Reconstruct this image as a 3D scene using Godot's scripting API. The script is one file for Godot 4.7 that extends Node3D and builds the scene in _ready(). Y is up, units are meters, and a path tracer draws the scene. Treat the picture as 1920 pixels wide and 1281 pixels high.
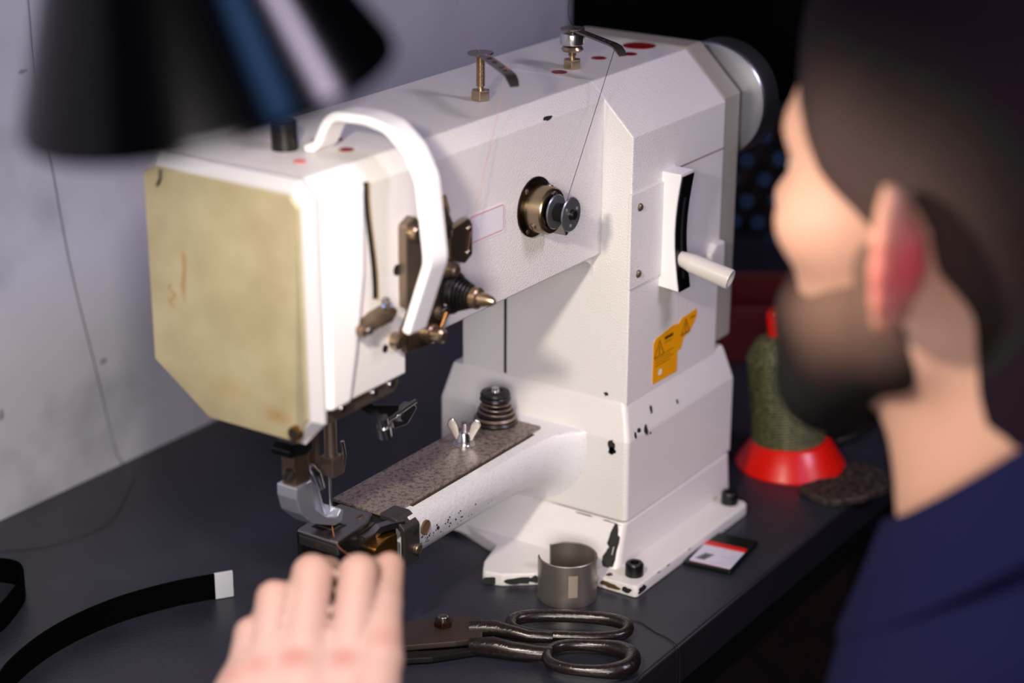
extends Node3D
# A leather workshop: a cylinder-arm sewing machine on a dark table, a bearded man in a navy shirt at work.
# x runs along the machine's arm (away from the needle), y is up from the table top, z runs towards the operator. Metres.

class Mesher:
	var v := PackedVector3Array()
	var c := PackedColorArray()
	var col := Color.WHITE

	func tri(a: Vector3, b: Vector3, d: Vector3) -> void:
		v.append(a); v.append(b); v.append(d)
		c.append(col); c.append(col); c.append(col)

	func quad(a: Vector3, b: Vector3, d: Vector3, e: Vector3) -> void:
		tri(a, b, d)
		tri(a, d, e)

	# turn a closed shape that was just added so that its faces look outwards (clockwise)
	func close(first: int) -> void:
		var vol := 0.0
		var o := v[first]
		for i in range(first, v.size(), 3):
			vol += (v[i] - o).dot((v[i + 1] - o).cross(v[i + 2] - o))
		if vol > 0.0:
			for i in range(first, v.size(), 3):
				var t := v[i]
				v[i] = v[i + 1]
				v[i + 1] = t

	func rings(rs: Array, cap0 := true, cap1 := true, loop := false) -> void:
		var first := v.size()
		var n: int = rs[0].size()
		var m := rs.size()
		for i in (m if loop else m - 1):
			var p: PackedVector3Array = rs[i]
			var q: PackedVector3Array = rs[(i + 1) % m]
			for k in n:
				var k2 := (k + 1) % n
				quad(p[k], p[k2], q[k2], q[k])
		if not loop:
			if cap0: _fan(rs[0], true)
			if cap1: _fan(rs[m - 1], false)
		close(first)

	func _fan(p: PackedVector3Array, flip: bool) -> void:
		# planar polygon, may be concave
		var nrm := Vector3.ZERO
		for i in p.size():
			nrm += (p[i] - p[0]).cross(p[(i + 1) % p.size()] - p[0])
		if nrm.length() < 1e-14:
			return
		nrm = nrm.normalized()
		var ux := nrm.cross(Vector3.UP if absf(nrm.y) < 0.9 else Vector3.RIGHT).normalized()
		var uy := nrm.cross(ux)
		var q := PackedVector2Array()
		for a in p:
			q.append(Vector2(a.dot(ux), a.dot(uy)) * 1000.0)
		var ix := Geometry2D.triangulate_polygon(q)
		if ix.is_empty():
			# rings pinched by a bevel: leave out the crowded vertices
			var gap := 0.15
			while ix.is_empty() and gap < 1.3:
				var keep := PackedInt32Array()
				var q2 := PackedVector2Array()
				for i in q.size():
					if q2.is_empty() or (q[i].distance_to(q2[q2.size() - 1]) > gap and (i < q.size() - 3 or q[i].distance_to(q2[0]) > gap)):
						q2.append(q[i])
						keep.append(i)
				for k in Geometry2D.triangulate_polygon(q2):
					ix.append(keep[k])
				gap += 0.25
			if ix.is_empty(): print("cap failed ", p.size(), " ", p[0])
		for i in range(0, ix.size(), 3):
			var a := p[ix[i]]
			var b := p[ix[i + 1]]
			var d := p[ix[i + 2]]
			var up := (b - a).cross(d - a).dot(nrm) > 0.0
			if up == flip:
				tri(a, d, b)
			else:
				tri(a, b, d)

	static func rounded(poly: PackedVector2Array, r, segs := 4) -> PackedVector2Array:
		var out := PackedVector2Array()
		var n := poly.size()
		for i in n:
			var rad: float = r[i] if r is Array else r
			var p := poly[i]
			var a := (poly[(i - 1 + n) % n] - p)
			var b := (poly[(i + 1) % n] - p)
			if rad <= 0.0:
				out.append(p)
				continue
			var ang := absf(a.angle_to(b))
			var t := rad / tan(ang / 2.0)
			t = minf(t, minf(a.length(), b.length()) * 0.49)
			var s := p + a.normalized() * t
			var e := p + b.normalized() * t
			for k in segs + 1:
				var f := float(k) / segs
				out.append(s.lerp(p, f).lerp(p.lerp(e, f), f))
		return out

	static func inset(poly: PackedVector2Array, d: float) -> PackedVector2Array:
		var n := poly.size()
		var area := 0.0
		for i in n:
			area += poly[i].cross(poly[(i + 1) % n])
		var sg := 1.0 if area > 0.0 else -1.0
		var out := PackedVector2Array()
		for i in n:
			var p := poly[i]
			var e1 := (p - poly[(i - 1 + n) % n]).normalized()
			var e2 := (poly[(i + 1) % n] - p).normalized()
			var n1 := Vector2(-e1.y, e1.x) * sg
			var n2 := Vector2(-e2.y, e2.x) * sg
			var m := n1 + n2
			if m.length() < 1e-6:
				out.append(p + n1 * d)
				continue
			m = m.normalized()
			out.append(p + m * d / maxf(m.dot(n1), 0.4))
		return out

	# levels: [[t, inset], ...]; xf maps (u, v, t)
	func loft(poly: PackedVector2Array, xf: Transform3D, levels: Array) -> void:
		var rs := []
		for l in levels:
			var q := inset(poly, l[1]) if l[1] != 0.0 else poly
			var ring := PackedVector3Array()
			for p in q:
				ring.append(xf * Vector3(p.x, p.y, l[0]))
			rs.append(ring)
		rings(rs)

	func prism(poly: PackedVector2Array, xf: Transform3D, t0: float, t1: float, bev := 0.0) -> void:
		if bev <= 0.0:
			loft(poly, xf, [[t0, 0.0], [t1, 0.0]])
			return
		var s := signf(t1 - t0)
		var l := []
		for k in 3:
			var a := PI / 4 * k
			l.append([t0 + s * bev * (1.0 - sin(a)), bev * (1.0 - cos(a))])
		l.reverse()
		var lv := []
		for x in l: lv.append([x[0], x[1]])
		# first level is the inset cap
		lv = [[t0, bev], [t0 + s * bev * 0.29, bev * 0.29], [t0 + s * bev, 0.0], [t1 - s * bev, 0.0], [t1 - s * bev * 0.29, bev * 0.29], [t1, bev]]
		loft(poly, xf, lv)

	func box(lo: Vector3, hi: Vector3, bev := 0.0, xf := Transform3D()) -> void:
		var p := PackedVector2Array([Vector2(lo.x, lo.y), Vector2(hi.x, lo.y), Vector2(hi.x, hi.y), Vector2(lo.x, hi.y)])
		if bev > 0.0:
			p = rounded(p, bev, 2)
		prism(p, xf, lo.z, hi.z, bev)

	# profile of (radius, height) about the local y axis
	func lathe(prof: Array, xf := Transform3D(), segs := 24, cap := true) -> void:
		var rs := []
		for pr in prof:
			var ring := PackedVector3Array()
			for k in segs:
				var a := TAU * k / segs
				ring.append(xf * Vector3(pr[0] * cos(a), pr[1], pr[0] * sin(a)))
			rs.append(ring)
		rings(rs, cap, cap)

	func torus(prof: PackedVector2Array, xf := Transform3D(), segs := 32) -> void:
		var rs := []
		for k in segs:
			var a := TAU * k / segs
			var ring := PackedVector3Array()
			for p in prof:
				ring.append(xf * Vector3(p.x * cos(a), p.y, p.x * sin(a)))
			rs.append(ring)
		rings(rs, false, false, true)

	# section swept along a path; section (u, v): u along side, v along up
	func sweep(sec: PackedVector2Array, path: Array, up: Vector3, loop := false, scales := []) -> void:
		var rs := []
		var n := path.size()
		for i in n:
			var a: Vector3 = path[(i - 1 + n) % n] if (loop or i > 0) else path[0]
			var b: Vector3 = path[(i + 1) % n] if (loop or i < n - 1) else path[n - 1]
			var t := (b - a).normalized()
			var side := t.cross(up).normalized()
			var u2 := side.cross(t).normalized()
			var sc: float = scales[i] if scales.size() else 1.0
			var ring := PackedVector3Array()
			for p in sec:
				ring.append(path[i] + side * p.x * sc + u2 * p.y * sc)
			rs.append(ring)
		rings(rs, true, true, loop)

	func tube(path: Array, r, segs := 8, loop := false) -> void:
		var rs := []
		var n := path.size()
		var ref := Vector3.ZERO
		for i in n:
			var a: Vector3 = path[(i - 1 + n) % n] if (loop or i > 0) else path[0]
			var b: Vector3 = path[(i + 1) % n] if (loop or i < n - 1) else path[n - 1]
			var t := (b - a).normalized()
			if ref == Vector3.ZERO:
				ref = t.cross(Vector3.UP if absf(t.y) < 0.9 else Vector3.RIGHT).normalized()
			ref = (ref - t * ref.dot(t)).normalized()
			var s := t.cross(ref)
			var rad: float = r[i] if r is Array else r
			var ring := PackedVector3Array()
			for k in segs:
				var an := TAU * k / segs
				ring.append(path[i] + (ref * cos(an) + s * sin(an)) * rad)
			rs.append(ring)
		rings(rs, true, true, loop)

	func ellipsoid(xf: Transform3D, segs := 16) -> void:
		var prof := []
		var m := segs / 2
		for i in m + 1:
			var a := PI * i / m
			prof.append([maxf(sin(a), 1e-4), -cos(a)])
		lathe(prof, xf, segs)

	func commit(crease := 38.0, uv := []) -> ArrayMesh:
		var n := v.size()
		var ids := PackedInt32Array()
		ids.resize(n)
		var seen := {}
		var users := []
		var fn := PackedVector3Array()
		fn.resize(n / 3)
		for f in n / 3:
			fn[f] = (v[f * 3 + 2] - v[f * 3]).cross(v[f * 3 + 1] - v[f * 3])
		for i in n:
			var p := v[i]
			var k := Vector3i(roundi(p.x * 2e5), roundi(p.y * 2e5), roundi(p.z * 2e5))
			var id: int = seen.get(k, -1)
			if id < 0:
				id = users.size()
				seen[k] = id
				users.append(PackedInt32Array())
			ids[i] = id
			users[id].append(i / 3)
		var cs := cos(deg_to_rad(crease))
		var unit := PackedVector3Array()
		for x in fn: unit.append(x.normalized())
		var nn := PackedVector3Array()
		nn.resize(n)
		for i in n:
			var own := unit[i / 3]
			var s := Vector3.ZERO
			for f in users[ids[i]]:
				if unit[f].dot(own) > cs:
					s += fn[f]
			nn[i] = s.normalized() if s.length() > 1e-16 else own
		var arr := []
		arr.resize(Mesh.ARRAY_MAX)
		arr[Mesh.ARRAY_VERTEX] = v
		arr[Mesh.ARRAY_NORMAL] = nn
		arr[Mesh.ARRAY_COLOR] = c
		if uv.size():
			var t := PackedVector2Array()
			t.resize(n)
			for i in n:
				var p: Vector3 = v[i] - uv[0]
				t[i] = Vector2(p.dot(uv[1]), p.dot(uv[2]))
			arr[Mesh.ARRAY_TEX_UV] = t
		var am := ArrayMesh.new()
		am.add_surface_from_arrays(Mesh.PRIMITIVE_TRIANGLES, arr)
		return am

# ---- a signed-distance body on a grid, meshed as surface nets
class Blob:
	var lo: Vector3
	var h: float
	var n: Vector3i
	var g := PackedFloat32Array()

	func _init(a: Vector3, b: Vector3, cell: float) -> void:
		lo = a
		h = cell
		n = Vector3i(((b - a) / cell).ceil()) + Vector3i.ONE
		g.resize(n.x * n.y * n.z)
		g.fill(0.05)

	func _span(a: Vector3, b: Vector3, pad: float) -> Array:
		var p := Vector3i(((a.min(b) - Vector3.ONE * pad - lo) / h).floor()).clamp(Vector3i.ZERO, n - Vector3i.ONE)
		var q := Vector3i(((a.max(b) + Vector3.ONE * pad - lo) / h).ceil()).clamp(Vector3i.ZERO, n - Vector3i.ONE)
		return [p, q]

	func cap(a: Vector3, b: Vector3, ra: float, rb: float, k := 0.006, sub := false) -> void:
		var s := _span(a, b, maxf(ra, rb) + k + h * 3.0)
		var ab := b - a
		var l2 := maxf(ab.length_squared(), 1e-12)
		for z in range(s[0].z, s[1].z + 1):
			for y in range(s[0].y, s[1].y + 1):
				var i: int = (z * n.y + y) * n.x + s[0].x
				for x in range(s[0].x, s[1].x + 1):
					var p := lo + Vector3(x, y, z) * h
					var t := clampf((p - a).dot(ab) / l2, 0.0, 1.0)
					var d := (p - a - ab * t).length() - lerpf(ra, rb, t)
					_put(i, d, k, sub)
					i += 1

	func ell(xf: Transform3D, k := 0.006, sub := false) -> void:
		# xf: basis columns are the half axes
		var e := Vector3(absf(xf.basis.x.x) + absf(xf.basis.y.x) + absf(xf.basis.z.x), absf(xf.basis.x.y) + absf(xf.basis.y.y) + absf(xf.basis.z.y), absf(xf.basis.x.z) + absf(xf.basis.y.z) + absf(xf.basis.z.z))
		var s := _span(xf.origin - e, xf.origin + e, k + h * 3.0)
		var bx := xf.basis.x / xf.basis.x.length_squared()
		var by := xf.basis.y / xf.basis.y.length_squared()
		var bz := xf.basis.z / xf.basis.z.length_squared()
		var ax := bx / xf.basis.x.length()
		var ay := by / xf.basis.y.length()
		var az := bz / xf.basis.z.length()
		for z in range(s[0].z, s[1].z + 1):
			for y in range(s[0].y, s[1].y + 1):
				var i: int = (z * n.y + y) * n.x + s[0].x
				for x in range(s[0].x, s[1].x + 1):
					var p := lo + Vector3(x, y, z) * h - xf.origin
					var k0 := Vector3(p.dot(bx), p.dot(by), p.dot(bz)).length()
					var k1 := Vector3(p.dot(ax), p.dot(ay), p.dot(az)).length()
					var d := k0 * (k0 - 1.0) / maxf(k1, 1e-6)
					_put(i, d, k, sub)
					i += 1

	func _put(i: int, d: float, k: float, sub: bool) -> void:
		var o := g[i]
		if sub:
			d = -d
			var t := maxf(k - absf(o - d), 0.0) / k
			g[i] = maxf(o, d) + t * t * k * 0.25
		else:
			var t := maxf(k - absf(o - d), 0.0) / k
			g[i] = minf(o, d) - t * t * k * 0.25

	# keep only what lies behind the plane: dot(p - o, nrm) < 0
	func cut(o: Vector3, nrm: Vector3) -> void:
		var i := 0
		for z in n.z:
			for y in n.y:
				for x in n.x:
					g[i] = maxf(g[i], (lo + Vector3(x, y, z) * h - o).dot(nrm))
					i += 1

	# appended as smooth triangles to arrays [vertex, normal, index]
	func nets(arr: Array) -> void:
		var vs: PackedVector3Array = arr[0]
		var ns: PackedVector3Array = arr[1]
		var ix: PackedInt32Array = arr[2]
		var at := PackedInt32Array()
		at.resize(g.size())
		at.fill(-1)
		var sx := 1
		var sy := n.x
		var sz := n.x * n.y
		var off := [0, sx, sy, sx + sy, sz, sx + sz, sy + sz, sx + sy + sz]
		var pos := [Vector3(0, 0, 0), Vector3(1, 0, 0), Vector3(0, 1, 0), Vector3(1, 1, 0), Vector3(0, 0, 1), Vector3(1, 0, 1), Vector3(0, 1, 1), Vector3(1, 1, 1)]
		var edges := [[0, 1], [2, 3], [4, 5], [6, 7], [0, 2], [1, 3], [4, 6], [5, 7], [0, 4], [1, 5], [2, 6], [3, 7]]
		for z in n.z - 1:
			for y in n.y - 1:
				var i := (z * n.y + y) * n.x
				for x in n.x - 1:
					var inside := 0
					for o in off:
						if g[i + o] < 0.0:
							inside += 1
					if inside > 0 and inside < 8:
						var sum := Vector3.ZERO
						var m := 0
						for e in edges:
							var a := g[i + off[e[0]]]
							var b := g[i + off[e[1]]]
							if (a < 0.0) != (b < 0.0):
								sum += pos[e[0]].lerp(pos[e[1]], a / (a - b))
								m += 1
						var gr := Vector3.ZERO
						for k in 8:
							gr += (pos[k] * 2.0 - Vector3.ONE) * g[i + off[k]]
						at[i] = vs.size()
						vs.append(lo + (Vector3(x, y, z) + sum / m) * h)
						ns.append(gr.normalized())
					i += 1
		for z in range(1, n.z - 1):
			for y in range(1, n.y - 1):
				var i := (z * n.y + y) * n.x + 1
				for x in range(1, n.x - 1):
					var a := g[i] < 0.0
					if a != (g[i + sx] < 0.0): _q(ix, at[i - sy - sz], at[i - sz], at[i], at[i - sy], a)
					if a != (g[i + sy] < 0.0): _q(ix, at[i - sx - sz], at[i - sx], at[i], at[i - sz], a)
					if a != (g[i + sz] < 0.0): _q(ix, at[i - sx - sy], at[i - sy], at[i], at[i - sx], a)
					i += 1
		arr[0] = vs
		arr[1] = ns
		arr[2] = ix

	func _q(ix: PackedInt32Array, a: int, b: int, c: int, d: int, flip: bool) -> void:
		if a < 0 or b < 0 or c < 0 or d < 0:
			return
		if flip:
			ix.append(a); ix.append(c); ix.append(b); ix.append(a); ix.append(d); ix.append(c)
		else:
			ix.append(a); ix.append(b); ix.append(c); ix.append(a); ix.append(c); ix.append(d)

var XF_X := Transform3D(Basis(Vector3(0, 0, 1), Vector3(0, 1, 0), Vector3(1, 0, 0)), Vector3.ZERO)   # (u, v, t) = (z, y, x)
var XF_Y := Transform3D(Basis(Vector3(1, 0, 0), Vector3(0, 0, 1), Vector3(0, 1, 0)), Vector3.ZERO)   # (u, v, t) = (x, z, y)
var XF_Z := Transform3D()                                                                            # (u, v, t) = (x, y, z)

var M := {}
var taken := {}

func P2(a: Array) -> PackedVector2Array:
	var out := PackedVector2Array()
	for i in range(0, a.size(), 2):
		out.append(Vector2(a[i], a[i + 1]))
	return out

func numbered(s: String) -> String:
	var k: int = taken.get(s, 0)
	taken[s] = k + 1
	return s if k == 0 else "%s_%03d" % [s, k]

func tag(o: Node, label := "", category := "", group := "", kind := "") -> void:
	if label: o.set_meta("label", label)
	if category: o.set_meta("category", category)
	if group: o.set_meta("group", group)
	if kind: o.set_meta("kind", kind)

func thing(called: String, label: String, category: String, at := Vector3.ZERO, group := "") -> Node3D:
	var o := Node3D.new()
	o.name = numbered(called)
	add_child(o)
	o.position = at
	tag(o, label, category, group)
	return o

func part(called: String, st: Mesher, m: Material, parent: Node, crease := 38.0, uv := []) -> MeshInstance3D:
	return put(called, st.commit(crease, uv), m, parent)

func put(called: String, mesh: Mesh, m: Material, parent: Node) -> MeshInstance3D:
	var o := MeshInstance3D.new()
	o.mesh = mesh
	o.material_override = m
	o.cast_shadow = GeometryInstance3D.SHADOW_CASTING_SETTING_ON
	if parent == self:
		o.name = numbered(called)
		add_child(o)
	else:
		o.name = called
		parent.add_child(o, true)
	return o

func struct(called: String, st: Mesher, m: Material) -> MeshInstance3D:
	var o := part(called, st, m, self)
	o.set_meta("kind", "structure")
	return o

func turned(at: Vector3, y: Vector3, x := Vector3.ZERO) -> Transform3D:
	# frame whose y axis is y
	y = y.normalized()
	if x == Vector3.ZERO:
		x = y.cross(Vector3.FORWARD if absf(y.z) < 0.9 else Vector3.RIGHT)
	x = (x - y * x.dot(y)).normalized()
	return Transform3D(Basis(x, y, x.cross(y)), at)

func smat(c: Color, rough := 0.5, metal := 0.0, spec := 0.5) -> StandardMaterial3D:
	var m := StandardMaterial3D.new()
	m.albedo_color = c
	m.roughness = rough
	m.metallic = metal
	m.metallic_specular = spec
	return m

func noise_tex(freq: float, size := 256, octaves := 3, ramp := [], normal := false, bump := 4.0, sd := 1, kind := FastNoiseLite.TYPE_SIMPLEX_SMOOTH) -> NoiseTexture2D:
	var f := FastNoiseLite.new()
	f.seed = sd
	f.noise_type = kind
	f.frequency = freq
	f.fractal_octaves = octaves
	var t := NoiseTexture2D.new()
	t.width = size
	t.height = size
	t.seamless = true
	t.noise = f
	if normal:
		t.as_normal_map = true
		t.bump_strength = bump
	if ramp.size():
		var gr := Gradient.new()
		var offs := PackedFloat32Array()
		var cols := PackedColorArray()
		for r in ramp:
			offs.append(r[0])
			cols.append(r[1])
		gr.offsets = offs
		gr.colors = cols
		t.color_ramp = gr
	return t

func tri_on(m: StandardMaterial3D, scale: float) -> StandardMaterial3D:
	m.uv1_triplanar = true
	m.uv1_scale = Vector3.ONE * scale
	return m

func bumpy(m: StandardMaterial3D, t: Texture2D, strength: float) -> StandardMaterial3D:
	m.normal_enabled = true
	m.normal_texture = t
	m.normal_scale = strength
	return m

const CAM_R := Vector3(0.55684089, 0.00462139, 0.83060633)
const CAM_U := Vector3(0.28333517, 0.93895085, -0.19517293)
const CAM_F := Vector3(0.78080049, -0.34402026, -0.52153682)

func _ready() -> void:
	# ---- camera, light, exposure
	var cam := Camera3D.new()
	cam.name = "camera"
	add_child(cam)
	var lens := CameraAttributesPhysical.new()
	lens.frustum_focal_length = 68.74
	lens.frustum_focus_distance = 1.335
	lens.exposure_aperture = 3.1
	cam.attributes = lens
	cam.transform = Transform3D(Basis(CAM_R, CAM_U, -CAM_F), Vector3(-1.10, 0.66, 0.63))
	cam.fov = rad_to_deg(2.0 * atan(640.5 / 3669.0))
	cam.near = 0.02
	cam.far = 50.0
	cam.current = true

	var we := WorldEnvironment.new()
	we.name = "world_environment"
	var env := Environment.new()
	env.background_mode = Environment.BG_COLOR
	env.background_color = Color(0.10, 0.11, 0.14)
	env.tonemap_mode = Environment.TONE_MAPPER_LINEAR
	env.tonemap_exposure = 1.0
	env.sdfgi_enabled = true
	env.ssao_enabled = true
	env.ssil_enabled = true
	we.environment = env
	add_child(we)

	area_light("key_light", Vector3(-1.72, 0.68, 0.96), Vector3(-0.05, 0.18, -0.08), Vector2(0.7, 0.5), Color(1.0, 0.965, 0.96), 2.35)  # unseen source, lights the machine from beside the camera
	area_light("front_light", Vector3(0.07, 1.52, 1.52), Vector3(0.0, 0.2, -0.05), Vector2(0.34, 0.40), Color(0.95, 0.88, 1.0), 1.5)  # unseen source, placed for the streak on the lamp shade
	area_light("back_light", Vector3(-0.88, 1.50, 1.56), Vector3(-0.30, 0.2, 0.0), Vector2(0.40, 0.34), Color(0.45, 0.68, 1.0), 0.24)  # unseen source, placed for the blue sheen on the lamp shade

	materials()
	room()
	table()
	machine()
	small_things()
	lamp()
	background()
	person()

func area_light(called: String, at: Vector3, to: Vector3, size: Vector2, col: Color, energy: float) -> void:
	var l := AreaLight3D.new()
	l.name = called
	add_child(l)
	l.look_at_from_position(at, to, Vector3.UP)
	l.area_size = size
	l.light_color = col
	l.light_energy = energy
	l.area_range = 12.0
	l.shadow_enabled = true
	# glowing panel right behind the light, unseen and out of view
	var back := (at - to).normalized()
	var t := thing("unseen_light_panel", {"key_light": "large white light panel out of view, placed to light the machine from the camera side", "front_light": "small white light panel out of view, placed to light the machine and streak the black lamp shade", "back_light": "small bluish light panel out of view, placed for the blue sheen on the black lamp shade"}[called], "lamp")
	var xf := Transform3D(l.basis, at + back * 0.012)
	var s := Mesher.new()
	s.box(Vector3(-size.x / 2, -size.y / 2, -0.004), Vector3(size.x / 2, size.y / 2, 0.004), 0.0, xf)
	var em := smat(Color(0.9, 0.9, 0.9), 0.6)
	em.emission_enabled = true
	em.emission = col
	em.emission_energy_multiplier = 0.6
	part("diffuser", s, em, t)
	s = Mesher.new()
	s.box(Vector3(-size.x / 2 - 0.02, -size.y / 2 - 0.02, 0.006), Vector3(size.x / 2 + 0.02, size.y / 2 + 0.02, 0.05), 0.004, xf)
	part("housing", s, smat(Color(0.2, 0.2, 0.22), 0.6), t)
	s = Mesher.new()
	var mid := at + back * 0.045
	s.tube([mid, Vector3(mid.x, -0.75 if at.y < 1.0 else 1.95, mid.z)], 0.010, 10)
	part("pole", s, smat(Color(0.2, 0.2, 0.22), 0.5), t)

func materials() -> void:
	var grain := noise_tex(0.09, 256, 2, [], true, 5.0, 3)
	var fine := noise_tex(0.35, 256, 2, [], true, 3.0, 4)
	M.grain = grain
	M.fine = fine
	M.white = bumpy(tri_on(smat(Color(0.875, 0.862, 0.848), 0.30), 30.0), grain, 0.60)
	M.white_smooth = smat(Color(0.93, 0.925, 0.925), 0.34)
	M.cover = bumpy(tri_on(smat(Color(0.60, 0.58, 0.54), 0.42), 26.0), grain, 0.12)
	M.steel = bumpy(tri_on(smat(Color(0.62, 0.60, 0.58), 0.28, 1.0), 60.0), fine, 0.06)
	M.chrome = smat(Color(0.84, 0.83, 0.83), 0.22, 1.0)
	M.bright = smat(Color(0.86, 0.87, 0.92), 0.38, 0.9)
	M.nickel = smat(Color(0.70, 0.62, 0.51), 0.28, 0.95)
	M.brass = bumpy(tri_on(smat(Color(0.58, 0.42, 0.20), 0.38, 1.0), 60.0), grain, 0.3)
	M.old_steel = smat(Color(0.52, 0.46, 0.40), 0.42, 0.85)
	M.dark_steel = smat(Color(0.22, 0.21, 0.205), 0.36, 0.85)
	M.black = smat(Color(0.025, 0.025, 0.028), 0.35)
	M.chip = bumpy(tri_on(smat(Color(0.10, 0.10, 0.10), 0.6), 90.0), grain, 0.6)
	M.rust = smat(Color(0.30, 0.20, 0.10), 0.75)
	M.red = smat(Color(0.50, 0.03, 0.035), 0.3)
	M.gap = smat(Color(0.04, 0.03, 0.03), 0.7)
	M.ochre = smat(Color(0.52, 0.42, 0.27), 0.8)
	var pl := tri_on(smat(Color.WHITE, 0.40, 0.25), 11.0)
	pl.albedo_texture = noise_tex(0.035, 512, 6, [[0.0, Color(0.24, 0.21, 0.19)], [0.16, Color(0.36, 0.32, 0.295)], [0.36, Color(0.47, 0.425, 0.395)], [0.44, Color(0.55, 0.50, 0.47)], [1.0, Color(0.60, 0.55, 0.52)]], false, 1.0, 12)
	pl.detail_enabled = true
	pl.detail_blend_mode = BaseMaterial3D.BLEND_MODE_MUL
	pl.detail_albedo = noise_tex(0.20, 512, 3, [[0.0, Color(0.35, 0.31, 0.29)], [0.33, Color(0.45, 0.40, 0.38)], [0.38, Color.WHITE], [1.0, Color.WHITE]], false, 1.0, 21)
	M.plate = pl
	var bd := tri_on(smat(Color.WHITE, 0.32), 8.0)
	bd.albedo_texture = noise_tex(0.14, 512, 3, [[0.0, Color(0.10, 0.09, 0.09)], [0.13, Color(0.22, 0.2, 0.19)], [0.16, Color(0.86, 0.86, 0.865)], [1.0, Color(0.88, 0.88, 0.885)]], false, 1.0, 33)
	M.bed = bumpy(bd, grain, 0.08)
	# the yellowed end plate with its stains
	var im := Image.create(256, 320, false, Image.FORMAT_RGB8)
	var f := FastNoiseLite.new()
	f.seed = 5
	f.frequency = 0.012
	f.fractal_octaves = 4
	for y in 320:
		for x in 256:
			var k := f.get_noise_2d(x, y) * 0.5 + 0.5
			var cc := Color(0.54, 0.50, 0.385).lerp(Color(0.62, 0.585, 0.475), k)
			var st := clampf(1.0 - absf(x - 58.0 + sin(y * 0.09) * 2.0) / 5.0, 0.0, 1.0) * smoothstep(105.0, 118.0, y) * (1.0 - smoothstep(150.0, 180.0, y))
			st += clampf(1.0 - absf(x - 38.0 - sin(y * 0.35) * 4.0) / 4.5, 0.0, 1.0) * smoothstep(150.0, 156.0, y) * (1.0 - smoothstep(176.0, 184.0, y)) * 0.8
			st += clampf(1.0 - Vector2(x - 190, (y - 288) * 2.0).length() / 26.0, 0.0, 1.0) * 0.8
			st += clampf(1.0 - Vector2((x - 120) * 0.5, y - 268).length() / 22.0, 0.0, 1.0) * 0.3
			cc = cc.lerp(Color(0.50, 0.37, 0.18), clampf(st, 0.0, 1.0) * 0.65)
			var sm := clampf(1.0 - Vector2(x - 28, y - 82).length() / 7.0, 0.0, 1.0) + clampf(1.0 - Vector2(x - 22, y - 75).length() / 5.0, 0.0, 1.0)
			cc = cc.lerp(Color(0.5, 0.49, 0.5), clampf(sm, 0.0, 1.0) * 0.5)
			im.set_pixel(x, y, cc)
	var ep := smat(Color.WHITE, 0.34)
	ep.albedo_texture = ImageTexture.create_from_image(im)
	M.end_plate = ep
	# wall: white-washed board with smudges
	var wl := tri_on(smat(Color(0.76, 0.76, 0.80), 0.75), 1.3)
	wl.albedo_texture = noise_tex(0.006, 512, 5, [[0.0, Color(0.74, 0.74, 0.76)], [0.35, Color(0.92, 0.92, 0.93)], [1.0, Color(0.97, 0.97, 0.98)]], false, 1.0, 8)
	M.wall = wl
	M.unseen_wall_grey = smat(Color(0.30, 0.30, 0.34), 0.7)  # for walls out of view, dark to deepen the lamp shade's black
	M.paint_dark = smat(Color(0.06, 0.06, 0.085), 0.6)  # near-black, keeps the far end of the room dark
	var tt := tri_on(smat(Color(0.170, 0.172, 0.215), 0.40), 3.0)
	tt.albedo_texture = noise_tex(0.01, 512, 4, [[0.0, Color(0.86, 0.86, 0.86)], [1.0, Color(1, 1, 1)]], false, 1.0, 14)
	tt.roughness_texture = noise_tex(0.02, 256, 4, [[0.0, Color(0.85, 0.85, 0.85)], [1.0, Color(1, 1, 1)]], false, 1.0, 15)
	M.table = bumpy(tt, fine, 0.05)
	M.table_edge = smat(Color(0.115, 0.112, 0.135), 0.35)
	M.thread_black = smat(Color(0.03, 0.03, 0.035), 0.7)

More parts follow.
